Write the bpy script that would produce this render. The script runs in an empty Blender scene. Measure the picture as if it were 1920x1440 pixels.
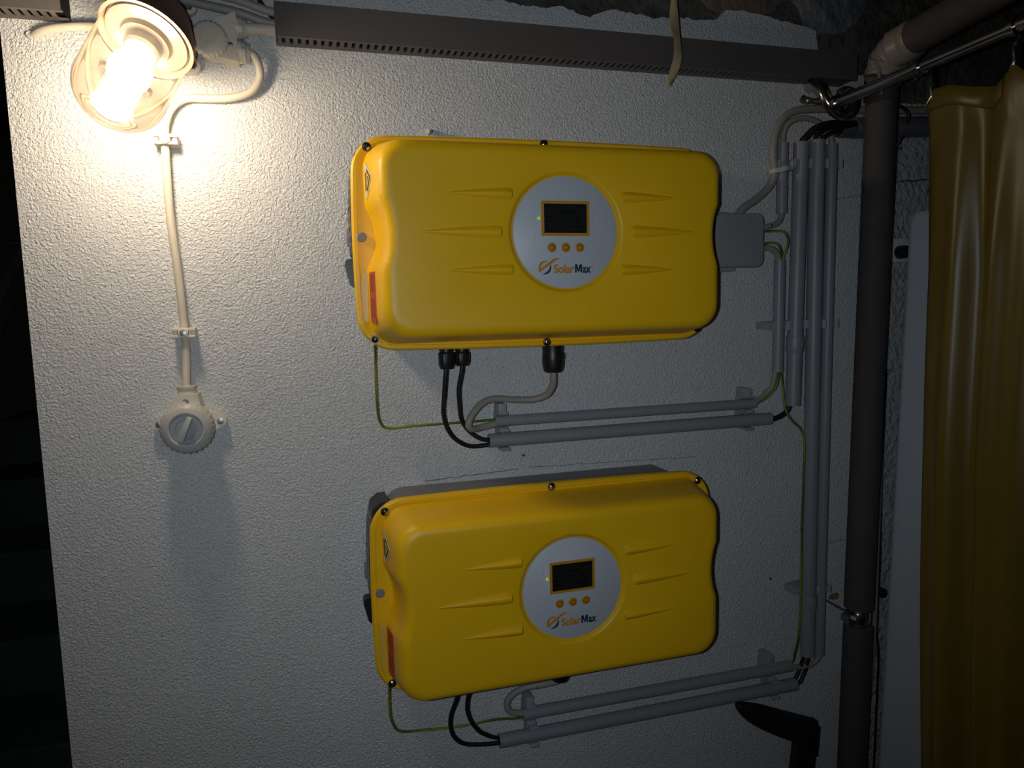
import bpy, bmesh, math, random
from mathutils import Vector, Matrix, noise
random.seed(7)
PI = math.pi
SC = bpy.context.scene
COL = SC.collection
Z0 = 1.585                     # height of the upper inverter's centre above the floor

# ------------------------------------------------------------------ camera
cd = bpy.data.cameras.new('camera'); cam = bpy.data.objects.new('camera', cd); COL.objects.link(cam)
cam.location = (-0.3417, -1.109, -0.0846 + Z0)
cam.rotation_euler = (1.4578, 0.022, -0.2793)
cd.sensor_width = 36.0; cd.lens = 36.0 * 1334.58 / 1920.0
cd.clip_start = 0.02; cd.clip_end = 50
SC.camera = cam
# ------------------------------------------------------------------ world, phone lamp, exposure
wd = bpy.data.worlds.new('world'); SC.world = wd; wd.use_nodes = True
wd.node_tree.nodes['Background'].inputs[0].default_value = (0.6, 0.7, 0.8, 1)
wd.node_tree.nodes['Background'].inputs[1].default_value = 0.002
ld = bpy.data.lights.new('phone_flash', 'SPOT'); lamp = bpy.data.objects.new('phone_flash', ld); COL.objects.link(lamp)
ld.energy = 11.0; ld.color = (0.82, 0.93, 1.04); ld.shadow_soft_size = 0.004
ld.spot_size = math.radians(108); ld.spot_blend = 1.0
lamp.location = (-0.375, -1.101, -0.080 + Z0)
lamp.rotation_euler = (1.48, 0.0, -0.22)
BULB_POWER = 130.0             # emission strength of the filament lamp's frosted envelope
SC.view_settings.view_transform = 'Standard'; SC.view_settings.look = 'None'
SC.view_settings.exposure = 0.0; SC.view_settings.gamma = 1.0
SC.view_settings.use_curve_mapping = False

# ------------------------------------------------------------------ materials
def new_mat(name):
    m = bpy.data.materials.new(name); m.use_nodes = True
    nt = m.node_tree; b = nt.nodes['Principled BSDF']
    return m, nt, b
def pbr(name, col, rough=0.5, metal=0.0, var=0.0, vscale=8.0, bump=0.0, bscale=200.0, bdist=0.001, spec=0.5, distort=0.0, detail=3.0):
    m, nt, b = new_mat(name)
    b.inputs['Base Color'].default_value = (*col, 1); b.inputs['Roughness'].default_value = rough
    b.inputs['Metallic'].default_value = metal; b.inputs['Specular IOR Level'].default_value = spec
    tc = nt.nodes.new('ShaderNodeTexCoord')
    if var > 0:
        n = nt.nodes.new('ShaderNodeTexNoise'); n.inputs['Scale'].default_value = vscale; n.inputs['Detail'].default_value = 5
        nt.links.new(tc.outputs['Object'], n.inputs['Vector'])
        r = nt.nodes.new('ShaderNodeMapRange'); r.inputs[1].default_value = 0.25; r.inputs[2].default_value = 0.75
        r.inputs[3].default_value = 1 - var; r.inputs[4].default_value = 1 + var * 0.6
        nt.links.new(n.outputs['Fac'], r.inputs[0])
        x = nt.nodes.new('ShaderNodeMix'); x.data_type = 'RGBA'; x.blend_type = 'MULTIPLY'; x.inputs[0].default_value = 1
        x.inputs[6].default_value = (*col, 1); nt.links.new(r.outputs[0], x.inputs[7]); nt.links.new(x.outputs[2], b.inputs['Base Color'])
    if bump > 0:
        n2 = nt.nodes.new('ShaderNodeTexNoise'); n2.inputs['Scale'].default_value = bscale; n2.inputs['Detail'].default_value = detail
        n2.inputs['Distortion'].default_value = distort
        nt.links.new(tc.outputs['Object'], n2.inputs['Vector'])
        bp = nt.nodes.new('ShaderNodeBump'); bp.inputs['Strength'].default_value = bump; bp.inputs['Distance'].default_value = bdist
        nt.links.new(n2.outputs['Fac'], bp.inputs['Height']); nt.links.new(bp.outputs['Normal'], b.inputs['Normal'])
    return m
M = {}
M['plaster'] = pbr('white_stipple_plaster', (0.66, 0.66, 0.655), 0.85, var=0.05, vscale=5, bump=0.95, bscale=290, bdist=0.0046, distort=0.6, spec=0.25, detail=2.5)
M['render'] = pbr('coarse_grey_render', (0.50, 0.51, 0.51), 0.85, var=0.22, vscale=70, bump=1.0, bscale=90, bdist=0.01, spec=0.3)
M['concrete'] = pbr('bare_mossy_concrete', (0.105, 0.10, 0.085), 0.95, var=0.6, vscale=22, bump=1.0, bscale=60, bdist=0.012, spec=0.2)
M['concrete_dark'] = pbr('dark_ceiling_concrete', (0.10, 0.10, 0.10), 0.95, var=0.5, vscale=9, bump=1.0, bscale=40, bdist=0.012, spec=0.2)
M['brown_patch'] = pbr('brown_clay_patch', (0.17, 0.13, 0.10), 0.9, var=0.3, vscale=30, bump=0.8, bscale=90, bdist=0.005)
M['grey_patch'] = pbr('blue_grey_mortar', (0.16, 0.165, 0.175), 0.9, var=0.5, vscale=22, bump=1.0, bscale=50, bdist=0.01)
M['room'] = pbr('cellar_wall_paint', (0.30, 0.30, 0.29), 0.9, var=0.1)
M['stair_wall'] = pbr('brown_stair_wall', (0.30, 0.22, 0.17), 0.9, var=0.1)
M['stair'] = pbr('green_stair_paint', (0.052, 0.075, 0.072), 0.7, var=0.2)
M['floor'] = pbr('cellar_floor', (0.16, 0.155, 0.15), 0.85, var=0.2)
M['yellow'] = pbr('yellow_moulded_plastic', (0.86, 0.49, 0.006), 0.42, var=0.03, vscale=12, bump=0.15, bscale=700, bdist=0.0006, spec=0.4)
M['housing'] = pbr('grey_aluminium_housing', (0.22, 0.215, 0.21), 0.5, metal=0.35, var=0.06)
M['black'] = pbr('black_plastic', (0.012, 0.012, 0.013), 0.4, var=0.1)
M['black_cable'] = pbr('black_cable_rubber', (0.010, 0.010, 0.010), 0.45, var=0.1, vscale=60)
M['disc'] = pbr('pale_grey_foil', (0.50, 0.535, 0.575), 0.45, var=0.02)
M['orange'] = pbr('orange_print', (0.55, 0.24, 0.008), 0.5, var=0.04)
M['orange_dark'] = pbr('orange_ring_print', (0.26, 0.09, 0.008), 0.5, var=0.04)
M['navy'] = pbr('navy_print', (0.018, 0.032, 0.07), 0.5, var=0.04)
M['lcd'] = pbr('dark_display', (0.014, 0.014, 0.013), 0.25, var=0.05)
M['lcd_ink'] = pbr('display_ink', (0.004, 0.004, 0.004), 0.3, var=0.05)
M['chrome'] = pbr('polished_steel', (0.42, 0.40, 0.38), 0.18, metal=1.0, var=0.06, vscale=60)
M['steel'] = pbr('dull_zinc', (0.35, 0.34, 0.33), 0.4, metal=1.0, var=0.15, vscale=40)
M['plug'] = pbr('grey_rubber_plug', (0.20, 0.19, 0.21), 0.6, var=0.08)
M['conduit'] = pbr('grey_conduit_plastic', (0.265, 0.265, 0.29), 0.42, var=0.05, vscale=15)
M['clip'] = pbr('light_grey_clip_plastic', (0.33, 0.335, 0.35), 0.45, var=0.05)
M['grey_cable'] = pbr('grey_cable_sheath', (0.31, 0.285, 0.25), 0.5, var=0.07, vscale=25)
M['cream_cable'] = pbr('cream_cable_sheath', (0.60, 0.54, 0.43), 0.5, var=0.08, vscale=20)
M['cream'] = pbr('aged_cream_plastic', (0.66, 0.60, 0.49), 0.42, var=0.08, vscale=25)
M['cream_grey'] = pbr('aged_grey_plastic', (0.47, 0.46, 0.42), 0.4, var=0.06, vscale=25)
M['knob_grey'] = pbr('blue_grey_plastic', (0.27, 0.29, 0.31), 0.4, var=0.05)
M['box_grey'] = pbr('grey_box_plastic', (0.26, 0.275, 0.275), 0.5, var=0.04)
M['green'] = pbr('green_wire', (0.06, 0.13, 0.018), 0.45, var=0.1)
M['lime'] = pbr('yellow_green_wire', (0.26, 0.27, 0.02), 0.45, var=0.1)
M['duct'] = pbr('brown_grey_duct_plastic', (0.095, 0.084, 0.078), 0.5, var=0.06)
M['brown'] = pbr('brown_bakelite', (0.13, 0.075, 0.04), 0.45, var=0.3, vscale=30, bump=0.2, bscale=80)
M['foam'] = pbr('dark_foam_insulation', (0.072, 0.058, 0.056), 0.8, var=0.12, vscale=30, bump=0.3, bscale=250)
M['tape'] = pbr('beige_wrapping_tape', (0.30, 0.26, 0.215), 0.36, var=0.15, vscale=25)
M['strip'] = pbr('yellowed_tape_strip', (0.40, 0.30, 0.16), 0.6, var=0.25, vscale=45)
M['corrugated'] = pbr('dark_corrugated_plastic', (0.085, 0.085, 0.095), 0.4, var=0.06)
M['panel'] = pbr('pale_enamel', (0.70, 0.72, 0.74), 0.4, var=0.04, vscale=3)
M['hood'] = pbr('black_painted_metal', (0.010, 0.009, 0.010), 0.5, var=0.2)
M['crack'] = pbr('dark_plaster_crack', (0.07, 0.07, 0.065), 0.9, var=0.2)
M['moss'] = pbr('yellow_foam_remnant', (0.22, 0.16, 0.05), 0.9, var=0.3, vscale=80)
M['label_white'] = pbr('white_sticker', (0.62, 0.56, 0.44), 0.5, var=0.05)
M['label_red'] = pbr('red_sticker', (0.50, 0.055, 0.02), 0.5, var=0.06)
M['label_red_ink'] = pbr('red_sticker_lines', (0.33, 0.04, 0.02), 0.5, var=0.05)
M['label_clear'] = pbr('faded_clear_sticker', (0.72, 0.46, 0.07), 0.35, var=0.05)
M['ink'] = pbr('black_ink', (0.015, 0.012, 0.01), 0.6, var=0.05)
M['porcelain'] = pbr('aged_porcelain', (0.06, 0.045, 0.03), 0.35, var=0.05)
def vinyl():
    m, nt, b = new_mat('yellow_vinyl')
    b.inputs['Roughness'].default_value = 0.36; b.inputs['Specular IOR Level'].default_value = 0.4
    tc = nt.nodes.new('ShaderNodeTexCoord'); n = nt.nodes.new('ShaderNodeTexNoise'); n.inputs['Scale'].default_value = 6
    nt.links.new(tc.outputs['Object'], n.inputs['Vector'])
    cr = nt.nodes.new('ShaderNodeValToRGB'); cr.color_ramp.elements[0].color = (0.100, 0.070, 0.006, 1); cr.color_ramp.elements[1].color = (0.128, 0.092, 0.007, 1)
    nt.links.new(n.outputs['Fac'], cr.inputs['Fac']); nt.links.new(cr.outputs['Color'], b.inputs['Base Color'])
    return m
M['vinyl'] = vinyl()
def glass():                    # thin dusty glass: clear with a sheen at grazing angles and a little dust that catches the light
    m, nt, b = new_mat('dusty_thin_glass')
    out = nt.nodes['Material Output']; nt.nodes.remove(b)
    tr = nt.nodes.new('ShaderNodeBsdfTransparent'); tr.inputs[0].default_value = (0.97, 0.96, 0.93, 1)
    gl = nt.nodes.new('ShaderNodeBsdfGlossy'); gl.inputs['Roughness'].default_value = 0.06
    fr = nt.nodes.new('ShaderNodeFresnel'); fr.inputs['IOR'].default_value = 1.45
    mx = nt.nodes.new('ShaderNodeMixShader'); nt.links.new(fr.outputs[0], mx.inputs[0]); nt.links.new(tr.outputs[0], mx.inputs[1]); nt.links.new(gl.outputs[0], mx.inputs[2])
    df = nt.nodes.new('ShaderNodeBsdfTranslucent'); df.inputs[0].default_value = (0.9, 0.86, 0.76, 1)
    d2 = nt.nodes.new('ShaderNodeBsdfDiffuse'); d2.inputs[0].default_value = (0.8, 0.76, 0.66, 1)
    md = nt.nodes.new('ShaderNodeMixShader'); md.inputs[0].default_value = 0.4; nt.links.new(df.outputs[0], md.inputs[1]); nt.links.new(d2.outputs[0], md.inputs[2])
    tc = nt.nodes.new('ShaderNodeTexCoord'); n = nt.nodes.new('ShaderNodeTexNoise'); n.inputs['Scale'].default_value = 28; n.inputs['Detail'].default_value = 4
    nt.links.new(tc.outputs['Object'], n.inputs['Vector'])
    mr = nt.nodes.new('ShaderNodeMapRange'); mr.inputs[1].default_value = 0.35; mr.inputs[2].default_value = 0.75; mr.inputs[3].default_value = 0.005; mr.inputs[4].default_value = 0.03
    nt.links.new(n.outputs['Fac'], mr.inputs[0])
    m2 = nt.nodes.new('ShaderNodeMixShader'); nt.links.new(mr.outputs[0], m2.inputs[0]); nt.links.new(mx.outputs[0], m2.inputs[1]); nt.links.new(md.outputs[0], m2.inputs[2])
    nt.links.new(m2.outputs[0], out.inputs['Surface'])
    return m
M['glass'] = glass()
def emit(name, col, s):
    m, nt, b = new_mat(name)
    b.inputs['Base Color'].default_value = (*col, 1)
    b.inputs['Emission Color'].default_value = (*col, 1); b.inputs['Emission Strength'].default_value = s
    return m
M['bulb'] = emit('glowing_bulb', (1.0, 0.83, 0.63), BULB_POWER)
M['led'] = emit('green_led', (0.55, 0.62, 0.02), 0.35)

# ------------------------------------------------------------------ mesh helpers
def basis(axis):
    a = Vector(axis).normalized()
    t = Vector((0, 0, 1)) if abs(a.z) < 0.9 else Vector((1, 0, 0))
    u = a.cross(t).normalized(); v = a.cross(u).normalized()
    return a, u, v
class MB:
    def __init__(s): s.v = []; s.f = []; s.m = []
    def add(s, vs, fs, mi=0):
        o = len(s.v); s.v += [Vector(p) for p in vs]
        for f in fs: s.f.append([i + o for i in f]); s.m.append(mi)
        return s
    def loft(s, rings, cap0=True, cap1=True, mi=0, closed=False):
        n = len(rings[0]); vs = [p for r in rings for p in r]; fs = []
        R = len(rings)
        for k in range(R - 1 + (1 if closed else 0)):
            a, b = k * n, ((k + 1) % R) * n
            for i in range(n):
                j = (i + 1) % n; fs.append([a + i, a + j, b + j, b + i])
        if cap0 and not closed: fs.append(list(range(n))[::-1])
        if cap1 and not closed: fs.append([(R - 1) * n + i for i in range(n)])
        return s.add(vs, fs, mi)
    def lathe(s, origin, axis, prof, n=32, cap0=True, cap1=True, mi=0, tooth=None):
        # prof: (distance along axis, radius); tooth: (count, ring indices, extra radius)
        a, u, v = basis(axis); o = Vector(origin); rings = []
        for k, (h, r) in enumerate(prof):
            ring = []
            for i in range(n):
                t = 2 * PI * i / n; rr = r
                if tooth and k in tooth[1] and (i * tooth[0] * 2 // n) % 2 == 0: rr += tooth[2]
                ring.append(o + a * h + (u * math.cos(t) + v * math.sin(t)) * rr)
            rings.append(ring)
        return s.loft(rings, cap0, cap1, mi)
    def cyl(s, p0, p1, r0, r1=None, n=20, mi=0):
        p0, p1 = Vector(p0), Vector(p1); L = (p1 - p0).length
        return s.lathe(p0, p1 - p0, [(0, r0), (L, r0 if r1 is None else r1)], n, mi=mi)
    def box(s, c, size, rot=None, bev=0.0, mi=0):
        bm = bmesh.new(); bmesh.ops.create_cube(bm, size=1.0)
        for w in bm.verts: w.co = Vector((w.co.x * size[0], w.co.y * size[1], w.co.z * size[2]))
        if bev > 0: bmesh.ops.bevel(bm, geom=bm.edges[:], offset=bev, segments=2, profile=0.6, affect='EDGES')
        if rot is not None: bmesh.ops.transform(bm, matrix=rot.to_4x4() if hasattr(rot, 'to_4x4') else rot, verts=bm.verts)
        bm.verts.ensure_lookup_table(); c = Vector(c)
        s.add([w.co + c for w in bm.verts], [[w.index for w in f.verts] for f in bm.faces], mi); bm.free(); return s
    def prism(s, pts, d, mi=0):            # pts: planar loop of 3-D points, d: extrusion vector
        n = len(pts); d = Vector(d); vs = [Vector(p) for p in pts] + [Vector(p) + d for p in pts]
        fs = [list(range(n))[::-1], [n + i for i in range(n)]] + [[i, (i + 1) % n, n + (i + 1) % n, n + i] for i in range(n)]
        return s.add(vs, fs, mi)
    def tube(s, path, r, n=12, caps=True, mi=0, twist=None, hollow=0.0, rs=None):
        P = [Vector(p) for p in path]; T = []
        for i in range(len(P)):
            a = P[max(i - 1, 0)]; b = P[min(i + 1, len(P) - 1)]; T.append((b - a).normalized())
        _, u, v = basis(T[0]); rings = []
        for i in range(len(P)):
            if i > 0:
                q = T[i - 1].rotation_difference(T[i]); u = q @ u
            u = (u - T[i] * u.dot(T[i])).normalized(); v = T[i].cross(u)
            rr = rs[i] if rs else r
            rings.append([P[i] + (u * math.cos(2 * PI * k / n) + v * math.sin(2 * PI * k / n)) * rr for k in range(n)])
        if hollow > 0:
            inner = [[P[i] + (p - P[i]) * (1 - hollow / (rs[i] if rs else r)) for p in rings[i]] for i in range(len(P))]
            s.loft(rings + inner[::-1], mi=mi, closed=True)
        elif twist:                          # two-colour sheath
            base = len(s.f); s.loft(rings, caps, caps, mi)
            for k in range(len(P) - 1):
                for i in range(n):
                    s.m[base + k * n + i] = 1 if ((i + int(k * twist)) % n) < n * 0.45 else 0
        else: s.loft(rings, caps, caps, mi)
        return s
def smooth_path(pts, sub=6):
    P = [Vector(p) for p in pts]; out = []
    for i in range(len(P) - 1):
        p0 = P[max(i - 1, 0)]; p1 = P[i]; p2 = P[i + 1]; p3 = P[min(i + 2, len(P) - 1)]
        for k in range(sub):
            t = k / sub
            out.append(0.5 * ((2 * p1) + (p2 - p0) * t + (2 * p0 - 5 * p1 + 4 * p2 - p3) * t * t + (3 * p1 - p0 - 3 * p2 + p3) * t ** 3))
    out.append(P[-1]); return out
def obj(name, mb, mats, parent=None, flat=False, up=True, angle=35):
    # world-space shapes: the mesh is stored relative to its thing's origin; up lifts wall coordinates to floor coordinates
    off = Vector((0, 0, Z0 if up else 0))
    base = Vector((0, 0, 0))
    p = parent
    while p is not None: base = base + Vector(p.location); p = p.parent
    me = bpy.data.meshes.new(name)
    vs = [w + off for w in mb.v]
    if parent is None:
        lo = Vector((min(w.x for w in vs), min(w.y for w in vs), min(w.z for w in vs))); hi = Vector((max(w.x for w in vs), max(w.y for w in vs), max(w.z for w in vs)))
        loc = (lo + hi) / 2
    else: loc = Vector((0, 0, 0))
    me.from_pydata([tuple(w - base - loc) for w in vs], [], mb.f)
    if not isinstance(mats, (list, tuple)): mats = [mats]
    for m in mats: me.materials.append(m)
    me.polygons.foreach_set('material_index', mb.m)
    bm = bmesh.new(); bm.from_mesh(me); bmesh.ops.recalc_face_normals(bm, faces=bm.faces[:]); bm.to_mesh(me); bm.free()
    if not flat:
        me.polygons.foreach_set('use_smooth', [True] * len(me.polygons)); me.set_sharp_from_angle(angle=math.radians(angle))
    me.update()
    o = bpy.data.objects.new(name, me); COL.objects.link(o); o.location = loc
    if parent is not None: o.parent = parent
    return o
def tag(o, label=None, cat=None, group=None, kind=None):
    if label: o['label'] = label
    if cat: o['category'] = cat
    if group: o['group'] = group
    if kind: o['kind'] = kind
    return o
def thing(name, label, cat, loc, group=None, up=True):
    o = bpy.data.objects.new(name, None); COL.objects.link(o); o.empty_display_size = 0.05
    o.location = (loc[0], loc[1], loc[2] + (Z0 if up else 0)); return tag(o, label, cat, group)
def copy_tree(o, parent=None):
    c = o.copy(); COL.objects.link(c)
    if parent is not None: c.parent = parent
    for ch in list(o.children): copy_tree(ch, c)
    return c
def text_mesh(body, size, sx=1.0, bold=0.0, extrude=0.0003):
    # lettering as flat mesh in the x-z plane facing -y, left end at the origin
    cu = bpy.data.curves.new('lettering', 'FONT'); cu.body = body; cu.size = size; cu.extrude = extrude; cu.offset = bold; cu.resolution_u = 3
    o = bpy.data.objects.new('lettering', cu); COL.objects.link(o)
    me = bpy.data.meshes.new_from_object(o.evaluated_get(bpy.context.evaluated_depsgraph_get()))
    vs = [Vector((w.co.x * sx, -w.co.z, w.co.y)) for w in me.vertices]; fs = [list(p.vertices) for p in me.polygons]
    bpy.data.objects.remove(o); bpy.data.curves.remove(cu); bpy.data.meshes.remove(me)
    return vs, fs
def add_text(mb, body, origin, height, width=None, bold=0.0, mi=0):
    vs, fs = text_mesh(body, 1.0, 1.0, bold)
    cap = 0.70
    x0 = min(w.x for w in vs); x1 = max(w.x for w in vs)
    k = height / cap; kx = k if width is None else width / (x1 - x0)
    o = Vector(origin)
    return mb.add([o + Vector(((w.x - x0) * kx, w.y, w.z * k)) for w in vs], fs, mi)

# ================================================================== the setting
XL = -0.704
def jag(a, b, n, amp, seed):
    out = []
    for i in range(n):
        t = i / n; p = [a[0] + (b[0] - a[0]) * t, a[1] + (b[1] - a[1]) * t]
        if i: p[1] += amp * noise.noise(Vector((p[0] * 60, seed, 0))) + amp * 0.6 * noise.noise(Vector((p[0] * 190, seed, 3)))
        out.append(p)
    return out
wall = MB().box(((XL + 1.6) / 2, 0.135, 0.62 - 1.1025), (1.6 - XL, 0.25, 2.205))
wb = obj('wall_back', wall, M['concrete']); tag(wb, kind='structure')
ragged = [(-0.08, .377), (-0.034, .378), (-.013, .376), (0, .372), (.021, .375), (.039, .373), (.065, .378), (.088, .374), (.101, .367), (.119, .367), (.138, .375), (.161, .381),
          (.184, .379), (.218, .375), (.261, .374), (.281, .377), (.30, .376), (.335, .379), (.352, .385), (.362, .397), (.402, .398), (.444, .394), (.465, .389), (.497, .386), (.541, .378), (.548, .345), (.56, .312), (.60, .31), (.646, .31)]
top = [[XL, .62], [-.30, .62], [-.13, .62], [-.10, .40]]
for a, b in zip(ragged, ragged[1:]): top += jag(a, b, 5, 0.004, 1.7)
top.append([.646, .31])
pl = MB(); n = len(top)
zs = [0.2, -0.4, -1.0, -1.585]
for i, (x, z) in enumerate(top):
    e = 0.0022 * noise.noise(Vector((x * 12, 0, 5)))
    for q in [z] + zs: pl.v.append(Vector((x, 0.0, q)))
    pl.v.append(Vector((x, 0.011, z + 0.002)))
K = len(zs) + 2
for i in range(n - 1):
    a, b = i * K, (i + 1) * K
    for k in range(K - 2): pl.f.append([a + k, b + k, b + k + 1, a + k + 1]); pl.m.append(0)
    pl.f.append([a, a + K - 1, b + K - 1, b]); pl.m.append(0)
# the wall's left return, slightly broken arris
zz = [.62 - i * 0.02 for i in range(int(2.205 / 0.02) + 1)]
o = len(pl.v)
for z in zz:
    j = 0.0018 * noise.noise(Vector((z * 40, 2, 0)))
    for p in ((XL + 0.012, -0.0002, z), (XL + 0.004 + j, 0.001, z), (XL - 0.001 + j, 0.006, z), (XL - 0.002, 0.26, z)): pl.v.append(Vector(p))
for i in range(len(zz) - 1):
    for k in range(3): pl.f.append([o + i * 4 + k, o + i * 4 + k + 1, o + i * 4 + 5 + k, o + i * 4 + 4 + k]); pl.m.append(0)
obj('plaster_coat', pl, M['plaster'], wb)
# coarse render to the right of the insulated pipe
rr = MB(); tp = jag((.646, .262), (1.6, .30), 60, .006, 4.2)
for i, (x, z) in enumerate(tp):
    rr.v += [Vector((x, 0.003, z)), Vector((x, 0.003, -0.6)), Vector((x, 0.003, -1.585)), Vector((x, 0.011, z))]
for i in range(len(tp) - 1):
    a, b = i * 4, i * 4 + 4
    for k in range(2): rr.f.append([a + k, b + k, b + k + 1, a + k + 1]); rr.m.append(0)
    rr.f.append([a, a + 3, b + 3, b]); rr.m.append(0)
obj('coarse_render', rr, M['render'], wb)
def blob(cx, cz, rx, rz, seed, y, th, nn=34):
    ring = []
    for i in range(nn):
        t = 2 * PI * i / nn; k = 1 + 0.25 * noise.noise(Vector((math.cos(t) * 1.7, math.sin(t) * 1.7, seed)))
        ring.append(Vector((cx + rx * k * math.cos(t), y, cz + rz * k * math.sin(t))))
    c = Vector((cx, y, cz))
    return MB().loft([[p + Vector((0, th, 0)) for p in ring], [c + (p - c) * 0.985 for p in ring], [c + (p - c) * 0.93 - Vector((0, 0.002, 0)) for p in ring]], True, True)
obj('brown_patch', blob(.395, .422, .085, .028, 2.0, .006, .006), M['brown_patch'], wb)
obj('mortar_patch', blob(.575, .435, .085, .055, 6.0, .004, .008), M['grey_patch'], wb)
def crack(pts, w):
    P = [Vector((x, -0.0006, z)) for x, z in pts]; c = MB()
    L = [p + Vector((0, 0, w * (0.4 + 0.6 * random.random()) / 2)) for p in P]; Rr = [p - Vector((0, 0, w * (0.4 + 0.6 * random.random()) / 2)) for p in P]
    c.loft([[a, b, b + Vector((0, .004, 0)), a + Vector((0, .004, 0))] for a, b in zip(L, Rr)]); return c
def wander(a, b, n, amp, s): return [(a[0] + (b[0] - a[0]) * i / n, a[1] + (b[1] - a[1]) * i / n + amp * noise.noise(Vector((i * .9, s, 0)))) for i in range(n + 1)]
obj('crack', crack(wander((.582, .088), (.646, .099), 10, .003, 1), .0013), M['crack'], wb)
obj('crack', crack(wander((.60, -.556), (.645, -.552), 8, .003, 2), .001), M['crack'], wb)
obj('crack', crack(wander((.70, .122), (.83, .133), 12, .003, 3), .003), M['crack'], wb)
obj('pencil_line', crack(wander((-.175, -.364), (-.02, -.357), 14, .002, 4), .0012), M['crack'], wb)
obj('pencil_line', crack(wander((.0, -.356), (.31, -.3635), 18, .0012, 5), .0008), M['crack'], wb)
for i, (x, z) in enumerate([(.62, -.66), (.47, -.61), (-.01, -.335), (.36, -.30)]):
    obj('plaster_chip', blob(x, z, .003, .0016, i * 3.1, -.0006, .003, 10), M['crack'], wb)
X0, X1, Y0, ZF, ZC = -1.45, 1.6, -2.2, -1.585, .62
def slab(name, c, s, m): tag(obj(name, MB().box(c, s), m, flat=True), kind='structure')
slab('floor', ((X0 + X1) / 2, .5, ZF - .05), (X1 - X0 + .2, 5.6, .1), M['floor'])
slab('ceiling', ((X0 + X1) / 2, .5, ZC + .05), (X1 - X0 + .2, 5.6, .1), M['concrete_dark'])
slab('wall_left', (X0 - .05, .5, -.48), (.1, 5.6, 2.2), M['stair_wall'])
slab('wall_right', (X1 + .05, -.97, -.48), (.1, 2.46, 2.2), M['room'])
slab('wall_front', ((X0 + X1) / 2, Y0 - .05, -.48), (X1 - X0, .1, 2.2), M['room'])
slab('wall_stairwell', ((X0 + XL) / 2, 3.25, -.48), (XL - X0, .1, 2.2), M['stair_wall'])
slab('trim_1', (X0 + .0075, 1.25, -.93), (.015, .02, .10), M['stair_wall'])
st = thing('staircase', 'dark green painted stairs climbing away past the wall edge at far left', 'staircase', ((X0 + XL) / 2, 1.2, ZF))
for k in range(8):
    zt = -.30 - .17 * k; y0 = 2.18 - .27 * k
    h = max(zt - ZF, .02)
    b = MB().box(((X0 + XL) / 2, y0 + .135, ZF + h / 2), (XL - X0 - .004, .27, h - .001))
    b.box(((X0 + XL) / 2, y0 - .006, zt - .015), (XL - X0 - .006, .03, .028), bev=.004)
    obj('step', b, M['stair'], st)
obj('landing', MB().box(((X0 + XL) / 2, 2.82, (ZF - .3) / 2), (XL - X0 - .004, .74, -.30 - ZF)), M['stair'], st)
hr = thing('handrail', 'dark wooden handrail board on the stairwell wall at far left', 'handrail', (X0, 2.1, .15))
rl = MB().prism([(X0 + .05, 1.3, -.40), (X0 + .05, 2.24, .27), (X0 + .05, 2.29, .255), (X0 + .05, 2.27, .20), (X0 + .05, 1.3, -.49)], (.03, 0, 0))
obj('rail', rl, M['stair_wall'], hr)
for y in (1.5, 2.15): obj('rail_bracket', MB().cyl((X0, y, -.27 + (y - 1.5) * .71), (X0 + .05, y, -.27 + (y - 1.5) * .71), .012), M['steel'], hr)

# ================================================================== inverters
D1, D2 = 0.100, 0.1775
def rrect(hw, hh, r, y, notch=0.0, nz=.009, nl=.043, bulge=0.0, cz=0.0):
    pts = []; A = 9
    def arc(cx, cz_, a0):
        for i in range(A + 1):
            t = a0 + (PI / 2) * i / A; pts.append([cx + r * math.cos(t), cz_ + r * math.sin(t)])
    arc(hw - r, hh - r, 0)
    for i in range(1, 12): t = i / 12; pts.append([(hw - r) * (1 - 2 * t), hh])
    arc(-(hw - r), hh - r, PI / 2)
    for i in range(1, 24): t = i / 24; pts.append([-hw, (hh - r) * (1 - 2 * t)])
    arc(-(hw - r), -(hh - r), PI)
    for i in range(1, 12): t = i / 12; pts.append([-(hw - r) * (1 - 2 * t), -hh])
    arc(hw - r, -(hh - r), 1.5 * PI)
    for i in range(1, 24): t = i / 24; pts.append([hw, -(hh - r) * (1 - 2 * t)])
    out = []
    for x, z in pts:
        if bulge: x, z = x * (1 + .016 * (1 - (z / hh) ** 2)), z * (1 + bulge * (1 - (x / hw) ** 2))
        if notch:
            q = abs(z - nz) / nl
            if q < 1 and abs(x) > hw * .8: x -= math.copysign(notch * (1 - q * q) ** 0.9, x)
        out.append(Vector((x, y, z + cz)))
    return out
DC = Vector((.0058, 0, .0101)); DR = .0763
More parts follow.
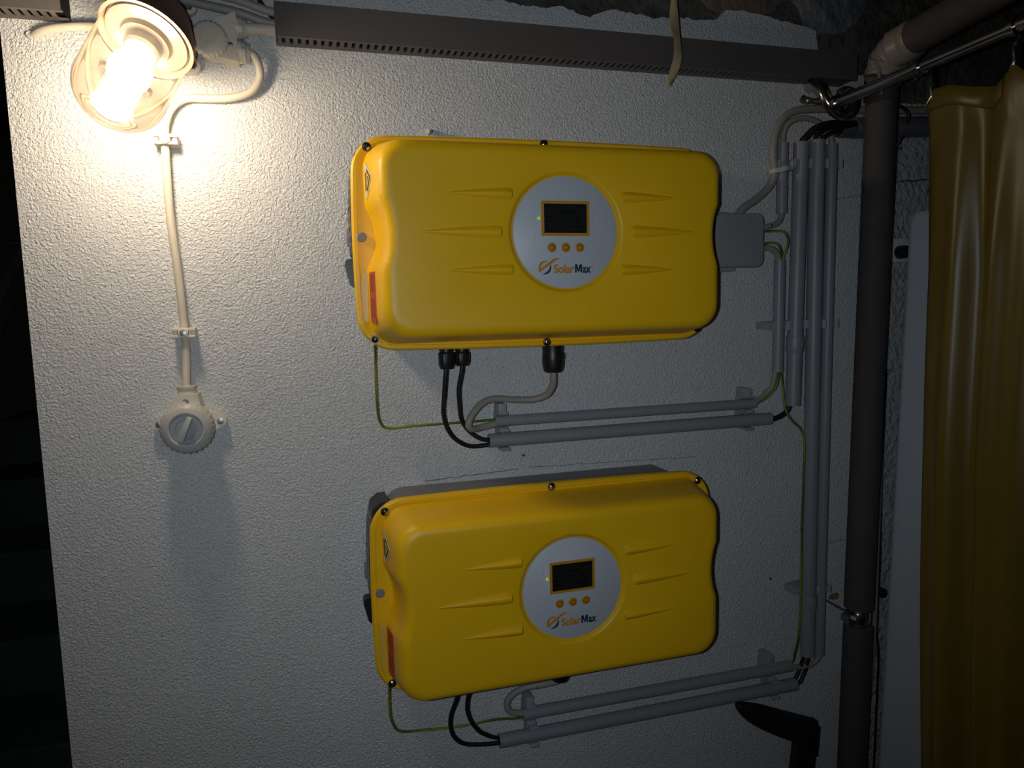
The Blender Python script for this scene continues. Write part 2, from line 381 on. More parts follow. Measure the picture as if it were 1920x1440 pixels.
def make_inverter():
    R = thing('solar_inverter', 'x', 'inverter', (0, 0, 0), 'two yellow solar inverters on the wall', up=False)
    def part(name, mb, mats, parent=R, **k): return obj(name, mb, mats, parent, up=False, **k)
    # metal housing on the wall
    h = MB().loft([rrect(.2445, .139, .030, -.001), rrect(.2445, .139, .030, -.089)])
    part('housing', h, M['housing'])
    # flange of the yellow lid
    f = MB().loft([rrect(.2690, .1425, .043, -.0875, bulge=.028), rrect(.2725, .1455, .046, -.0895, bulge=.028), rrect(.2725, .1455, .046, -.0975, bulge=.028), rrect(.2700, .1430, .044, -.1002, bulge=.028),
                   rrect(.2660, .1390, .040, -.1002, bulge=.028), rrect(.2640, .1375, .040, -.0985, bulge=.028), rrect(.2000, .1000, .03, -.0985)])
    part('flange', f, M['yellow'])
    # moulded lid with the scooped waist, the round recess and six tapered ribs
    prof = [(.0980, .2590, .1385, .036, .0125), (.1005, .2575, .1372, .036, .0125), (.1200, .2545, .1345, .036, .0120), (.1500, .2500, .1305, .036, .0105), (.1610, .2478, .1287, .036, .0098), (.1670, .2460, .1272, .035, .0092),
            (.1715, .2436, .1250, .034, .0086), (.1748, .2402, .1218, .032, .0080), (.1768, .2362, .1180, .030, .0074), (D2, .2325, .1145, .028, .0066), (D2, .2270, .1090, .026, .0045)]
    rings = [rrect(a, b, r, -d, nt) for d, a, b, r, nt in prof]
    def circ(r, y):
        return [Vector((DC.x + r * math.cos(t), y, DC.z + r * math.sin(t))) for t in [math.atan2(p.z - DC.z, p.x - DC.x) for p in rings[-1]]]
    rings += [circ(DR + .0082, -D2), circ(DR + .0062, -D2 + .0006), circ(DR + .0040, -D2 + .0026), circ(DR + .0016, -D2 + .0062), circ(DR - .0002, -D2 + .0075)]
    cover = part('cover', MB().loft(rings, False, True), M['yellow'], angle=50)
    for tip, end, z, W in ((-.160, -.0705, .060, .0072), (-.198, -.0855, .0100, .0080), (-.163, -.0715, -.0400, .0070), (.172, .0862, .0585, .0072), (.202, .1005, .0115, .0080), (.168, .0852, -.0415, .0070)):
        L = end - tip; rg = []
        for s, k, hgt in ((0, .05, .03), (.10, .26, .16), (.25, .48, .38), (.45, .70, .62), (.65, .87, .82), (.82, .97, .95), (.93, 1.0, 1.0), (.975, .98, .85), (1.0, .92, .04)):
            x = tip + L * s; ww_ = W * 1.18 * k; hh_ = .0004 + .0052 * hgt
            rg.append([Vector((x, -D2 + .0006 - (hh_ + .0006) * (1 - (i / 7 - 1) ** 2) ** 1.35, z + ww_ * (1 - i / 7))) for i in range(15)])
        part('rib', MB().loft(rg), M['yellow'], cover)
    # round operator panel
    yd = -.1745
    pan = part('control_panel', MB().lathe((DC.x, yd + .004, DC.z), (0, -1, 0), [(0, DR - .0004), (.0035, DR - .0004), (.004, DR - .0012)], 96), M['disc'])
    yf = yd
    fr = MB()
    x0, x1, z0, z1 = -.0297, .0400, .0056, .0525; w = .0038
    for c, sz in ((((x0 + x1) / 2, yf, z1 - w / 2), (x1 - x0, .0012, w)), (((x0 + x1) / 2, yf, z0 + w / 2), (x1 - x0, .0012, w)),
                  ((x0 + w / 2, yf, (z0 + z1) / 2), (w, .0012, z1 - z0 - 2 * w)), ((x1 - w / 2, yf, (z0 + z1) / 2), (w, .0012, z1 - z0 - 2 * w))): fr.box(c, sz)
    part('screen_frame', fr, M['orange'], pan)
    part('display', MB().box(((x0 + x1) / 2, yf - .0001, (z0 + z1) / 2), (x1 - x0 - 2 * w, .0006, z1 - z0 - 2 * w)), M['lcd'], pan)
    ink = MB()
    for xa, xb, z in ((-.023, -.012, .0450), (.020, .033, .0450), (-.009, .015, .0375), (-.024, -.017, .0310), (.018, .026, .0310), (-.024, -.014, .0245), (.018, .028, .0245), (-.024, -.014, .0180), (.009, .031, .0180), (-.024, -.015, .0125), (.018, .028, .0125)):
        x = xa
        while x < xb: ink.box((x + .0008, yf - .0005, z), (.0014, .0003, .0024 + .001 * (int(x * 1e4) % 2))); x += .0021
    part('display_lines', ink, M['lcd_ink'], pan)
    part('status_light', MB().lathe((-.0335, yf + .0005, .0290), (0, -1, 0), [(0, .0024), (.0012, .0022), (.0018, .0012)], 16), M['led'], pan)
    for bx in (-.0150, .0052, .0256):
        b = MB().lathe((bx, yf + .0005, -.0101), (0, -1, 0), [(0, .0066), (.0010, .0066), (.0013, .0062)], 28)
        b.lathe((bx, yf + .0005, -.0101), (0, -1, 0), [(.0008, .0042), (.0016, .0042), (.0018, .0038)], 24, mi=1)
        b.lathe((bx, yf + .0005, -.0101), (0, -1, 0), [(.001, .0027), (.0020, .0027), (.0022, .0023)], 20, mi=0)
        part('button', b, [M['orange'], M['orange_dark']], pan)
    for bx in (-.0395, .0500):
        part('panel_seam', MB().box((bx, yf + .0001, .030), (.0007, .0006, .062)), M['disc'], pan)
    # emblem: two crescents and a slanted bar, then the name
    em = MB(); cx, cz, r = -.0258, -.0372, .0092
    def crescent(a0, a1, mi):
        N = 14; o = []; i_ = []
        for k in range(N + 1):
            t = a0 + (a1 - a0) * k / N; s = math.sin(PI * k / N) ** .7
            o.append(Vector((cx + r * math.cos(t), yf - .0003, cz + r * math.sin(t)))); i_.append(Vector((cx + (r - .0030 * s - .0002) * math.cos(t), yf - .0003, cz + (r - .0030 * s - .0002) * math.sin(t))))
        em.loft([[a, b, b + Vector((0, .0006, 0)), a + Vector((0, .0006, 0))] for a, b in zip(o, i_)], mi=mi)
    crescent(math.radians(60), math.radians(232), 0); crescent(math.radians(-112), math.radians(28), 1)
    bar = [(-.0338, -.0436), (-.0352, -.0405), (-.0130, -.0254), (-.0095, -.0243), (-.0027, -.0245), (-.0085, -.0268)]
    em.prism([(x, yf - .0005, z) for x, z in bar], (0, .0006, 0), 0)
    part('emblem', em, [M['orange'], M['navy']], pan)
    lt = MB(); add_text(lt, 'Solar', (-.0128, yf - .0002, -.0444), .0113, .0298, .03, 0); add_text(lt, 'ax', (.0293, yf - .0002, -.0444), .0113, .0123, .03, 1)
    mx, mz, mw, mh = .0181, -.0444, .0103, .0113
    for q in ([(0, 0), (.0025, 0), (.0025, mh), (0, mh)], [(mw - .0025, 0), (mw, 0), (mw, mh), (mw - .0025, mh)], [(.0010, mh), (.0034, mh), (mw / 2 + .0008, .0012), (mw / 2 - .0008, .0012)], [(mw - .0034, mh), (mw - .0010, mh), (mw / 2 + .0008, .0012), (mw / 2 - .0008, .0012)]):
        lt.prism([(mx + a, yf - .0005, mz + b) for a, b in q], (0, .0006, 0), 1)
    lt.lathe((.0436, yf, -.0352), (0, -1, 0), [(0, .0007), (.0004, .0007)], 10, mi=1)
    part('lettering', lt, [M['orange'], M['navy']], pan)
    # flange screws, lifting plug
    for sx, sz in ((-.2525, .1304), (.2525, .1304), (-.2525, -.1304), (.2525, -.1304), (0.001, .1436), (0.001, -.1436)):
        s = MB().lathe((sx, -.0965, sz), (0, -1, 0), [(0, .0062), (.0038, .0062)], 20, mi=0)
        s.lathe((sx, -.0995, sz), (0, -1, 0), [(0, .0050), (.0022, .0047), (.0034, .0030), (.0038, .0018), (.0022, .0013)], 20, mi=0)
        part('screw', s, M['chrome'])
    part('plug', MB().lathe((-.2640, -.0965, .0098), (0, -1, 0), [(0, .0066), (.0042, .0066), (.0052, .0056)], 20), M['plug'])
    # left side: fan grille, hinge tab, isolating switch
    g = MB().prism([(-.244, -.012, .1375), (-.2560, -.012, .1365), (-.2675, -.012, .1270), (-.2735, -.012, .0950), (-.2762, -.012, .0500), (-.2762, -.012, -.010), (-.2690, -.012, -.018), (-.244, -.012, -.020)], (0, -.060, 0))
    gr = part('fan_cover', g, M['black'])
    for k in range(9):
        z = .112 - k * .0135; xg = -.2712 - .005 * min(1, k / 4)
        part('grille_bar', MB().box((xg + .0008, -.042, z), (.0030, .050, .0042), bev=.0006), M['plug'], gr)
    part('side_plate', MB().box((-.2555, -.040, -.052), (.024, .058, .060), bev=.002), M['plug'])
    part('hinge_tab', MB().box((-.2620, -.017, .0165), (.036, .010, .026), bev=.002), M['plug'])
    sw = MB().prism([(-.260, -.030, -.013), (-.2835, -.030, -.0175), (-.2858, -.030, -.024), (-.2790, -.030, -.053), (-.275, -.030, -.0565), (-.260, -.030, -.054)], (0, -.020, 0))
    part('isolator_switch', sw, M['black'])
    # stickers on the lid's left side wall
    def sidewall(d, z, off=.0006):
        x = -.2575 + (d - .1005) * .152
        q = abs(z - .009) / .043
        if q < 1: x += .0122 * (1 - q * q) ** .9
        return Vector((x - off, -d, z))
    def sticker(pts, mi=0, off=.0006, mb=None):
        mb = mb or MB(); P = [sidewall(d, z, off) for d, z in pts]; mb.prism(P, (.0004, 0, 0), mi); return mb
    wl = sticker([(.106, .1050), (.114, .1060), (.139, .0870), (.139, .0830), (.116, .0600), (.108, .0590)])
    sticker([(.118, .0985), (.136, .0850), (.118, .0660)], 1, .0009, wl); sticker([(.1195, .0930), (.1325, .0850), (.1195, .0735)], 2, .0012, wl)
    sticker([(.1215, .0880), (.130, .0850), (.126, .0835), (.1215, .0800), (.1245, .0845)], 1, .0015, wl)
    for k in range(3): sticker([(.109 + .0028 * k, .094), (.110 + .0028 * k, .094), (.110 + .0028 * k, .070), (.109 + .0028 * k, .070)], 1, .0009, wl)
    part('warning_sticker', wl, [M['label_white'], M['ink'], M['yellow']])
    rd = sticker([(.1075, -.0385), (.1375, -.0385), (.1375, -.1040), (.1330, -.1075), (.1075, -.1065)])
    for k in range(7):
        d = .110 + .0038 * k
        sticker([(d, -.042), (d + .0012, -.042), (d + .0012, -.066), (d, -.066)], 1, .0009, rd); sticker([(d, -.074), (d + .0012, -.074), (d + .0012, -.1), (d, -.1)], 1, .0009, rd)
    part('red_sticker', rd, [M['label_red'], M['label_red_ink']])
    part('clear_sticker', MB().box((-.2640, -.0990, -.0720), (.0095, .0006, .066), Matrix.Rotation(math.radians(2.5), 3, 'Y')), M['label_clear'])
    # cable glands underneath
    for gx, L in ((-.145, .0285), (-.121, .0245)):
        gl = MB().lathe((gx, -.060, -.137), (0, 0, -1), [(0, .0105), (.0165, .0105), (.0165, .0088), (.0185, .0088)], 24)
        gl.lathe((gx, -.060, -.1545), (0, 0, -1), [(0, .0098), (.0025, .0112), (L - .009, .0112), (L - .003, .0095), (L - .003, .006)], 48, tooth=(12, (1, 2), .0007))
        part('cable_gland', gl, M['black'])
    ac = MB().lathe((.0235, -.060, -.137), (0, 0, -1), [(0, .0165), (.018, .0165), (.022, .0160), (.031, .0168), (.034, .0172), (.034, .0160), (.0355, .0160), (.0355, .0172), (.047, .0165), (.053, .0150), (.056, .0125), (.056, .006)], 32)
    for k in range(4): ac.box((.0385, -.0665, -.1635 - k * .0024), (.003, .008, .0012))
    part('mains_connector', ac, M['black'])
    return R
inv1 = make_inverter(); inv1.location = (0, 0, Z0)
inv1['label'] = 'upper yellow inverter with round grey control panel, beside the grey junction box'
inv2 = copy_tree(inv1); inv2.location = (.0034, 0, Z0 - .5086)
inv2['label'] = 'lower yellow inverter with its grey housing top visible, below the first'

# ================================================================== conduits, clips, cables
def conduit(p0, p1, r, label, couple=None, grp='grey plastic conduits beside the inverters'):
    p0, p1 = Vector(p0), Vector(p1)
    path = [p0 + (p1 - p0) * k / 12 for k in range(13)]
    t = MB().tube(path, r, 28, hollow=.0016)
    if couple is None: return tag(obj('conduit', t, M['conduit']), label, 'conduit', grp)
    R = thing('conduit', label, 'conduit', (p0 + p1) / 2, grp)
    obj('pipe', t, M['conduit'], R)
    d = (p1 - p0).normalized(); c = p0 + (p1 - p0) * couple
    obj('coupling', MB().tube([c, c + d * .003, c + d * .020, c + d * .026, c + d * .030], r, 28, hollow=.001, rs=[r + .0015, r + .0022, r + .0022, r + .0012, r + .0006]), M['conduit'], R)
    return R
conduit((.4585, -.027, .178), (.4585, -.027, .060), .0095, 'short grey vertical conduit with a cable tie, above the junction box wires')
conduit((.4570, -.027, -.020), (.4570, -.027, -.216), .0098, 'short grey vertical conduit below the junction box wires')
conduit((.4940, -.029, .180), (.4890, -.029, -.278), .0130, 'vertical conduit second from left in the row, with a coupling sleeve', couple=.73)
conduit((.5265, -.029, .185), (.5335, -.029, -.757), .0132, 'long vertical conduit, thicker one of the two full-height pipes', couple=.875)
conduit((.5620, -.024, .181), (.5640, -.024, -.764), .0096, 'long vertical conduit, slimmer rightmost pipe of the row')
conduit((-.0640, -.027, -.2705), (.4105, -.027, -.2700), .0087, 'slim horizontal conduit of the pair under the upper inverter')
conduit((-.0755, -.029, -.3005), (.4405, -.029, -.2990), .0111, 'thick horizontal conduit of the pair under the upper inverter')
conduit((-.0290, -.027, -.7710), (.4975, -.027, -.7740), .0104, 'slim horizontal conduit of the pair under the lower inverter')
conduit((-.0710, -.029, -.8095), (.5075, -.029, -.8110), .0116, 'thick horizontal conduit of the pair under the lower inverter')
def clip(name_label, c, along, r, depth, lug=0, grp='grey saddle clips holding the conduits'):
    # u-shaped spring clip: base on the wall, two flared jaws hugging the pipe; along: 'x' or 'z' pipe direction
    R = thing('conduit_clip', name_label, 'clip', (c[0], 0, c[1]), grp)
    def P(u, d, w): return Vector((c[0] + w, -d, c[1] + u)) if along == 'x' else Vector((c[0] + u, -d, c[1] + w))
    wd_ = .0075
    prof = [(-r - .0045, .0005), (r + .0045, .0005), (r + .0052, depth), (r + .0035, depth + .006), (r + .0062, depth + .0098), (r + .0040, depth + .0105), (r + .0008, depth + .0062), (r + .0012, depth - .004), (r * .75, depth - r - .0012), (-r * .75, depth - r - .0012),
            (-r - .0012, depth - .004), (-r - .0008, depth + .0062), (-r - .0040, depth + .0105), (-r - .0062, depth + .0098), (-r - .0035, depth + .006), (-r - .0052, depth)]
    b = MB(); a0 = [P(u, d, -wd_) for u, d in prof]; a1 = [P(u, d, wd_) for u, d in prof]
    b.loft([a0, a1]); obj('saddle', b, M['clip'], R)
    if lug:
        q = P(lug * (r + .0115), depth * .6, 0)
        obj('lug', MB().box(q, (.015, depth * 1.15, .013) if along == 'z' else (.013, depth * 1.15, .015), bev=.0018), M['clip'], R)
    return R
for lab, c, al, r, d, lug in (
    ('saddle clip at the left end of the slim conduit under the upper inverter', (-.052, -.2705), 'x', .0087, .027, 1),
    ('saddle clip at the left end of the thick conduit under the upper inverter', (-.050, -.3005), 'x', .0111, .029, 0),
    ('saddle clip at the right end of the slim conduit under the upper inverter', (.396, -.2700), 'x', .0087, .027, 1),
    ('saddle clip at the right end of the thick conduit under the upper inverter', (.394, -.2990), 'x', .0111, .029, 0),
    ('saddle clip at the left end of the slim conduit under the lower inverter', (-.016, -.7710), 'x', .0104, .027, 1),
    ('saddle clip at the left end of the thick conduit under the lower inverter', (-.012, -.8095), 'x', .0116, .029, 0),
    ('saddle clip at the right end of the slim conduit under the lower inverter', (.452, -.7740), 'x', .0104, .027, 1),
    ('saddle clip at the right end of the thick conduit under the lower inverter', (.460, -.8110), 'x', .0116, .029, 0),
    ('top saddle clip on the short conduit above the junction box wires', (.4585, .140), 'z', .0095, .027, 0),
    ('top saddle clip on the conduit with the coupling sleeve', (.4936, .144), 'z', .0130, .029, 0),
    ('top saddle clip on the thicker full-height conduit', (.5268, .145), 'z', .0132, .029, 0),
    ('top saddle clip on the slimmer rightmost conduit', (.5621, .146), 'z', .0096, .024, 0),
    ('middle saddle clip with side lug on the short conduit below the junction box', (.4570, -.134), 'z', .0098, .027, -1),
    ('middle saddle clip on the conduit just above its coupling sleeve', (.4906, -.133), 'z', .0130, .029, 0),
    ('middle saddle clip on the thicker full-height conduit', (.5288, -.133), 'z', .0132, .029, 0),
    ('middle saddle clip on the slimmer rightmost conduit', (.5627, -.133), 'z', .0096, .024, 0),
    ('bottom saddle clip with side lug on the thicker full-height conduit', (.5325, -.628), 'z', .0132, .029, -1),
    ('bottom saddle clip on the slimmer rightmost conduit', (.5637, -.632), 'z', .0096, .024, 0)):
    clip(lab, c, al, r, d, lug)
def cable(path, r, mats, label, name='cable', twist=None, cat='cable', grp=None, parts=None):
    P = smooth_path(path, 7)
    return tag(obj(name, MB().tube(P, r, 12, twist=twist), mats), label, cat, grp)
GY = [M['lime'], M['green']]
BC, GC = M['black_cable'], M['grey_cable']
G1, G2, G3, G4 = 'black solar cables', 'grey mains cables', 'green and yellow earth wires', 'cream lamp cables'
cable([(-.145, -.060, -.172), (-.147, -.060, -.19), (-.149, -.055, -.22), (-.150, -.050, -.249), (-.142, -.040, -.276), (-.126, -.031, -.296), (-.101, -.026, -.308), (-.055, -.026, -.306), (.03, -.028, -.3035)], .0036, BC, 'black cable looping lowest from the left gland of the upper inverter', grp=G1)
cable([(-.121, -.060, -.170), (-.122, -.060, -.185), (-.126, -.055, -.21), (-.125, -.050, -.234), (-.118, -.032, -.265), (-.102, -.030, -.287), (-.080, -.030, -.2985), (-.05, -.030, -.2965), (.03, -.030, -.2965)], .0036, BC, 'black cable from the right gland of the upper inverter, inner loop', grp=G1)
def marked(path, r, label, marks, grp):
    R = thing('cable', label, 'cable', path[0], grp)
    obj('sheath', MB().tube(smooth_path(path, 7), r, 12), GC, R)
    for txt, p, h in marks:
        t = MB(); add_text(t, txt, (p[0] - h * .2, p[1], p[2] - h / 2), h, bold=.03); obj('marking', t, M['ink'], R)
    return R
marked([(.0235, -.060, -.188), (.024, -.060, -.200), (.0235, -.056, -.216), (.017, -.046, -.230), (-.002, -.037, -.2375), (-.031, -.032, -.2370), (-.066, -.032, -.2335), (-.088, -.038, -.2400), (-.105, -.044, -.256), (-.111, -.046, -.270), (-.104, -.041, -.2775), (-.088, -.031, -.2780), (-.055, -.027, -.2740), (.02, -.027, -.2710)], .0056,
       'grey mains cable curving in an S from the big connector of the upper inverter', [('1', (.0255, -.0634, -.2075), .006)], G2)
cable([(-.250, -.070, -.139), (-.249, -.055, -.16), (-.248, -.040, -.176), (-.247, -.030, -.233), (-.244, -.028, -.258), (-.232, -.026, -.270), (-.189, -.024, -.269), (-.13, -.024, -.269), (-.06, -.025, -.268), (.02, -.024, -.267)], .0021, GY, 'green and yellow earth wire at the left of the upper inverter', 'earth_wire', .5, 'wire', G3)
cable([(.36, -.027, -.270), (.405, -.024, -.2720), (.427, -.022, -.268), (.446, -.023, -.256), (.458, -.026, -.236), (.460, -.028, -.19)], .0021, GY, 'short earth wire rising from the slim conduit under the upper inverter', 'earth_wire', .5, 'wire', G3)
cable([(.36, -.027, -.270), (.405, -.026, -.2680), (.422, -.025, -.263), (.437, -.026, -.252), (.448, -.028, -.234), (.4545, -.028, -.19)], .0048, GC, 'short grey cable rising from the slim conduit under the upper inverter', grp=G2)
cable([(.462, -.028, -.19), (.463, -.030, -.218), (.466, -.031, -.248), (.470, -.033, -.282), (.478, -.040, -.302), (.491, -.047, -.318), (.498, -.051, -.343), (.498, -.051, -.411), (.497, -.051, -.51), (.499, -.050, -.61), (.501, -.046, -.694), (.501, -.036, -.743), (.495, -.028, -.770), (.44, -.026, -.770)], .0021, GY, 'long earth wire running down in front of the thick vertical conduit', 'earth_wire', .5, 'wire', G3)
cable([(.38, -.028, -.3025), (.440, -.027, -.3015), (.452, -.026, -.3005), (.467, -.027, -.2955), (.479, -.028, -.286), (.486, -.029, -.263), (.489, -.029, -.23)], .0048, BC, 'short black cable bending from the thick conduit into the coupled vertical conduit', grp=G1)
cable([(.365, -.030, .040), (.378, -.028, .064), (.415, -.020, .086), (.438, -.020, .106), (.4435, -.026, .128), (.439, -.028, .158), (.442, -.028, .189), (.457, -.026, .216), (.485, -.024, .2335), (.539, -.022, .2405), (.631, -.020, .2435), (.724, -.018, .248), (.88, -.016, .256)], .0070, GC, 'thick grey cable arching over the conduits from the junction box', grp=G2)
cable([(.4585, -.027, .10), (.4585, -.027, .180), (.458, -.029, .195), (.465, -.030, .209), (.484, -.030, .2185), (.506, -.030, .2205), (.531, -.029, .214), (.551, -.026, .200), (.561, -.024, .182), (.562, -.024, .10)], .0050, GC, 'grey cable hooping between the outer two vertical conduits', grp=G2)
cable([(.494, -.029, .10), (.496, -.029, .175), (.503, -.032, .190), (.516, -.036, .2025), (.540, -.038, .2105), (.572, -.036, .2130), (.66, -.030, .2130)], .0062, BC, 'thickest black cable bending from the coupled conduit into the corrugated tube', grp=G1)
cable([(.521, -.029, .12), (.5225, -.029, .185), (.529, -.031, .196), (.543, -.033, .2040), (.566, -.033, .2080), (.66, -.030, .2085)], .0042, BC, 'black cable left of two bending from the thick full-height conduit', grp=G1)
cable([(.534, -.029, .12), (.535, -.029, .183), (.540, -.031, .191), (.552, -.033, .1975), (.573, -.032, .2015), (.66, -.028, .2035)], .0042, BC, 'black cable right of two bending from the thick full-height conduit', grp=G1)
marked([(.4585, -.027, .09), (.4585, -.027, .066), (.4555, -.029, .052), (.444, -.032, .0415), (.416, -.034, .0345), (.39, -.034, .034)], .0050, 'short grey cable numbered 2, from the junction box up into the short conduit', [('2', (.4300, -.0395, .0375), .0052)], G2)
cable([(.39, -.036, .027), (.41, -.036, .0275), (.437, -.036, .0290), (.458, -.036, .0275), (.4665, -.036, .016), (.4660, -.034, .002), (.4620, -.029, -.02), (.461, -.028, -.06)], .0022, GY, 'earth wire making the larger hook at the right of the junction box', 'earth_wire', .5, 'wire', G3)
marked([(.39, -.032, .000), (.411, -.032, .000), (.432, -.033, -.0005), (.447, -.031, -.0085), (.454, -.028, -.024), (.455, -.027, -.06)], .0052, 'short grey cable numbered 1, from the junction box down into the lower short conduit', [('1', (.4190, -.0380, .0000), .0052)], G2)
cable([(.39, -.036, .005), (.411, -.038, .0055), (.427, -.040, .0085), (.443, -.040, .006), (.453, -.036, -.006), (.4575, -.030, -.024), (.4585, -.028, -.06)], .0022, GY, 'earth wire making the smaller hook over the grey cable numbered 1', 'earth_wire', .5, 'wire', G3)
# under the lower inverter
cable([(-.1416, -.060, -.680), (-.143, -.060, -.695), (-.146, -.055, -.710), (-.1535, -.048, -.736), (-.154, -.042, -.760), (-.146, -.036, -.785), (-.121, -.030, -.805), (-.057, -.027, -.815), (.03, -.028, -.8145)], .0036, BC, 'black cable looping lowest under the lower inverter', grp=G1)
cable([(-.1176, -.060, -.680), (-.122, -.060, -.692), (-.127, -.055, -.710), (-.1265, -.048, -.737), (-.116, -.041, -.765), (-.096, -.033, -.790), (-.057, -.030, -.806), (.03, -.029, -.8055)], .0036, BC, 'black cable making the inner loop under the lower inverter', grp=G1)
marked([(.0269, -.060, -.698), (.022, -.056, -.706), (.004, -.046, -.7135), (-.025, -.036, -.7200), (-.045, -.031, -.7300), (-.056, -.030, -.744), (-.050, -.029, -.7615), (-.020, -.027, -.7700), (.05, -.027, -.7715)], .0056, 'grey mains cable hooking from the lower inverter into the slim conduit', [('2', (-.0085, -.0470, -.7165), .005)], G2)
cable([(-.2485, -.070, -.648), (-.2500, -.055, -.67), (-.249, -.040, -.717), (-.244, -.030, -.745), (-.232, -.028, -.761), (-.191, -.026, -.768), (-.129, -.024, -.774), (-.075, -.024, -.7735), (-.03, -.025, -.7785), (.04, -.026, -.7775)], .0021, GY, 'green and yellow earth wire at the left of the lower inverter', 'earth_wire', .5, 'wire', G3)
cable([(.564, -.024, -.70), (.5642, -.024, -.757), (.561, -.025, -.770), (.547, -.026, -.779), (.521, -.027, -.7800), (.495, -.027, -.7765), (.44, -.027, -.774)], .0050, GC, 'grey cable turning from the slim vertical conduit into the lowest slim conduit', grp=G2)
cable([(.5275, -.029, -.70), (.526, -.029, -.755), (.522, -.028, -.772), (.513, -.028, -.793), (.499, -.028, -.8065), (.45, -.028, -.8095)], .0036, BC, 'black cable, upper of two entering the lowest thick conduit', grp=G1)
cable([(.5390, -.029, -.70), (.538, -.029, -.755), (.535, -.028, -.773), (.527, -.028, -.796), (.510, -.029, -.8130), (.45, -.029, -.8135)], .0036, BC, 'black cable, lower of two entering the lowest thick conduit', grp=G1)
# cable tie holding the thick grey cable
ct = MB(); q = smooth_path([(.434, -.024, .130), (.436, -.034, .1300), (.446, -.0375, .1315), (.458, -.040, .1345), (.469, -.034, .136), (.4705, -.026, .136)], 5)
rg = [[p + Vector((0, 0, .0035)), p + Vector((0, 0, -.0035)), p + Vector((0, -.0012, -.0035)), p + Vector((0, -.0012, .0035))] for p in q]
ct.loft(rg); tag(obj('cable_tie', ct, M['cream_cable']), 'yellowed cable tie strapping the thick grey cable to the short conduit', 'cable tie')
# corrugated tube with a cut-out mouth
co = []; rs = []; a = Vector((.598, -.030, .2085)); b = Vector((.86, -.030, .224)); N = 110
for k in range(N + 1):
    co.append(a + (b - a) * k / N); rs.append(.0172 + (.0009 if k % 2 else -.0005))
R = thing('corrugated_tube', 'dark corrugated tube taking the black cables behind the insulated pipe', 'tube', a)
obj('tube_wall', MB().tube(co, .017, 28, hollow=.0022, rs=rs), M['corrugated'], R, angle=20)
half = MB(); rg = []
for k in range(5):
    x = .598 - .007 * k; w = 1.0 - .06 * k
    ring = [Vector((x, -.030 - .0172 * math.cos(t), .2085 + .0172 * math.sin(t))) for t in [(-PI * .5 - PI * .5 * w + PI * w * i / 14) for i in range(15)]]
    inn = [Vector((x, -.030 + (p.y + .030) * .88, .2085 + (p.z - .2085) * .88)) for p in ring]
    rg.append(ring + inn[::-1])
half.loft(rg); obj('cut_lip', half, M['corrugated'], R)
# junction box
R = thing('junction_box', 'grey square junction box half hidden behind the upper inverter', 'box', (.355, 0, .01))
def rr2(cx, cz, hw, hh, r, y, A=6):
    out = []
    for (sx, sz, a0) in ((1, 1, 0), (-1, 1, PI / 2), (-1, -1, PI), (1, -1, 1.5 * PI)):
        for i in range(A + 1):
            t = a0 + PI / 2 * i / A; out.append(Vector((cx + sx * (hw - r) + r * math.cos(t), y, cz + sz * (hh - r) + r * math.sin(t))))
    return out
cx, cz, hw, hh = .3555, .0110, .0460, .0445
obj('base', MB().loft([rr2(cx, cz, hw - .003, hh - .002, .010, -.0005), rr2(cx, cz, hw - .003, hh - .002, .010, -.045)]), M['box_grey'], R)
obj('lid', MB().loft([rr2(cx, cz, hw - .001, hh - .001, .011, -.045), rr2(cx, cz, hw, hh, .012, -.046), rr2(cx, cz, hw, hh, .012, -.057), rr2(cx, cz, hw - .0015, hh - .0015, .0105, -.0598), rr2(cx, cz, hw - .004, hh - .004, .009, -.0604)]), M['box_grey'], R)
obj('cable_entry', MB().loft([rr2(.337, cz - hh - .001, .0165, .005, .002, -.020), rr2(.337, cz - hh - .001, .0165, .005, .002, -.048)]), M['box_grey'], R)
obj('cable_entry', MB().loft([rr2(.324, cz + hh, .012, .0025, .001, -.020), rr2(.324, cz + hh, .012, .0025, .001, -.048)]), M['box_grey'], R)
mk = MB()
for k in range(6): mk.box((.3700 + .0019 * k, -.0604, .0455), (.0013, .0004, .0020))
mk.prism([(.3735, -.0606, .0480), (.3765, -.0606, .0480), (.3750, -.0606, .0500)], (0, .0005, 0)); obj('embossed_mark', mk, M['plug'], R)

# ================================================================== wall lamp
ax = Vector((-.294, -.466, -.835)).normalized(); RC = Vector((-.5098, -.120, .2450))
R = thing('wall_lamp', 'glowing wall lamp with glass jar on a brown slanted base', 'lamp', (-.515, 0, .285))
def circ3(c, axis, r, n=40, up=Vector((0, 0, 1))):
    a = Vector(axis).normalized(); u = a.cross(Vector((1, 0, 0.01))).normalized(); v = a.cross(u)
    return [c + (u * math.cos(2 * PI * i / n) + v * math.sin(2 * PI * i / n)) * r for i in range(n)]
P0 = Vector((-.515, -.001, .287)); b3 = RC - ax * .006; b1 = P0 + Vector((0, -.040, .008)); b2 = b3 - ax * .036
rings = []
for k in range(11):
    t = k / 10; c = P0 * (1 - t) ** 3 + b1 * 3 * t * (1 - t) ** 2 + b2 * 3 * t * t * (1 - t) + b3 * t ** 3
    tg = ((b1 - P0) * (1 - t) ** 2 + (b2 - b1) * 2 * t * (1 - t) + (b3 - b2) * t * t)
    rings.append(circ3(c, tg, .037 + .0165 * t ** 5))
rings.append(circ3(RC + ax * .004, ax, .0548)); rings.append(circ3(RC + ax * .004, ax, .0505)); rings.append(circ3(RC - ax * .004, ax, .048))
obj('lamp_base', MB().loft(rings), M['brown'], R)
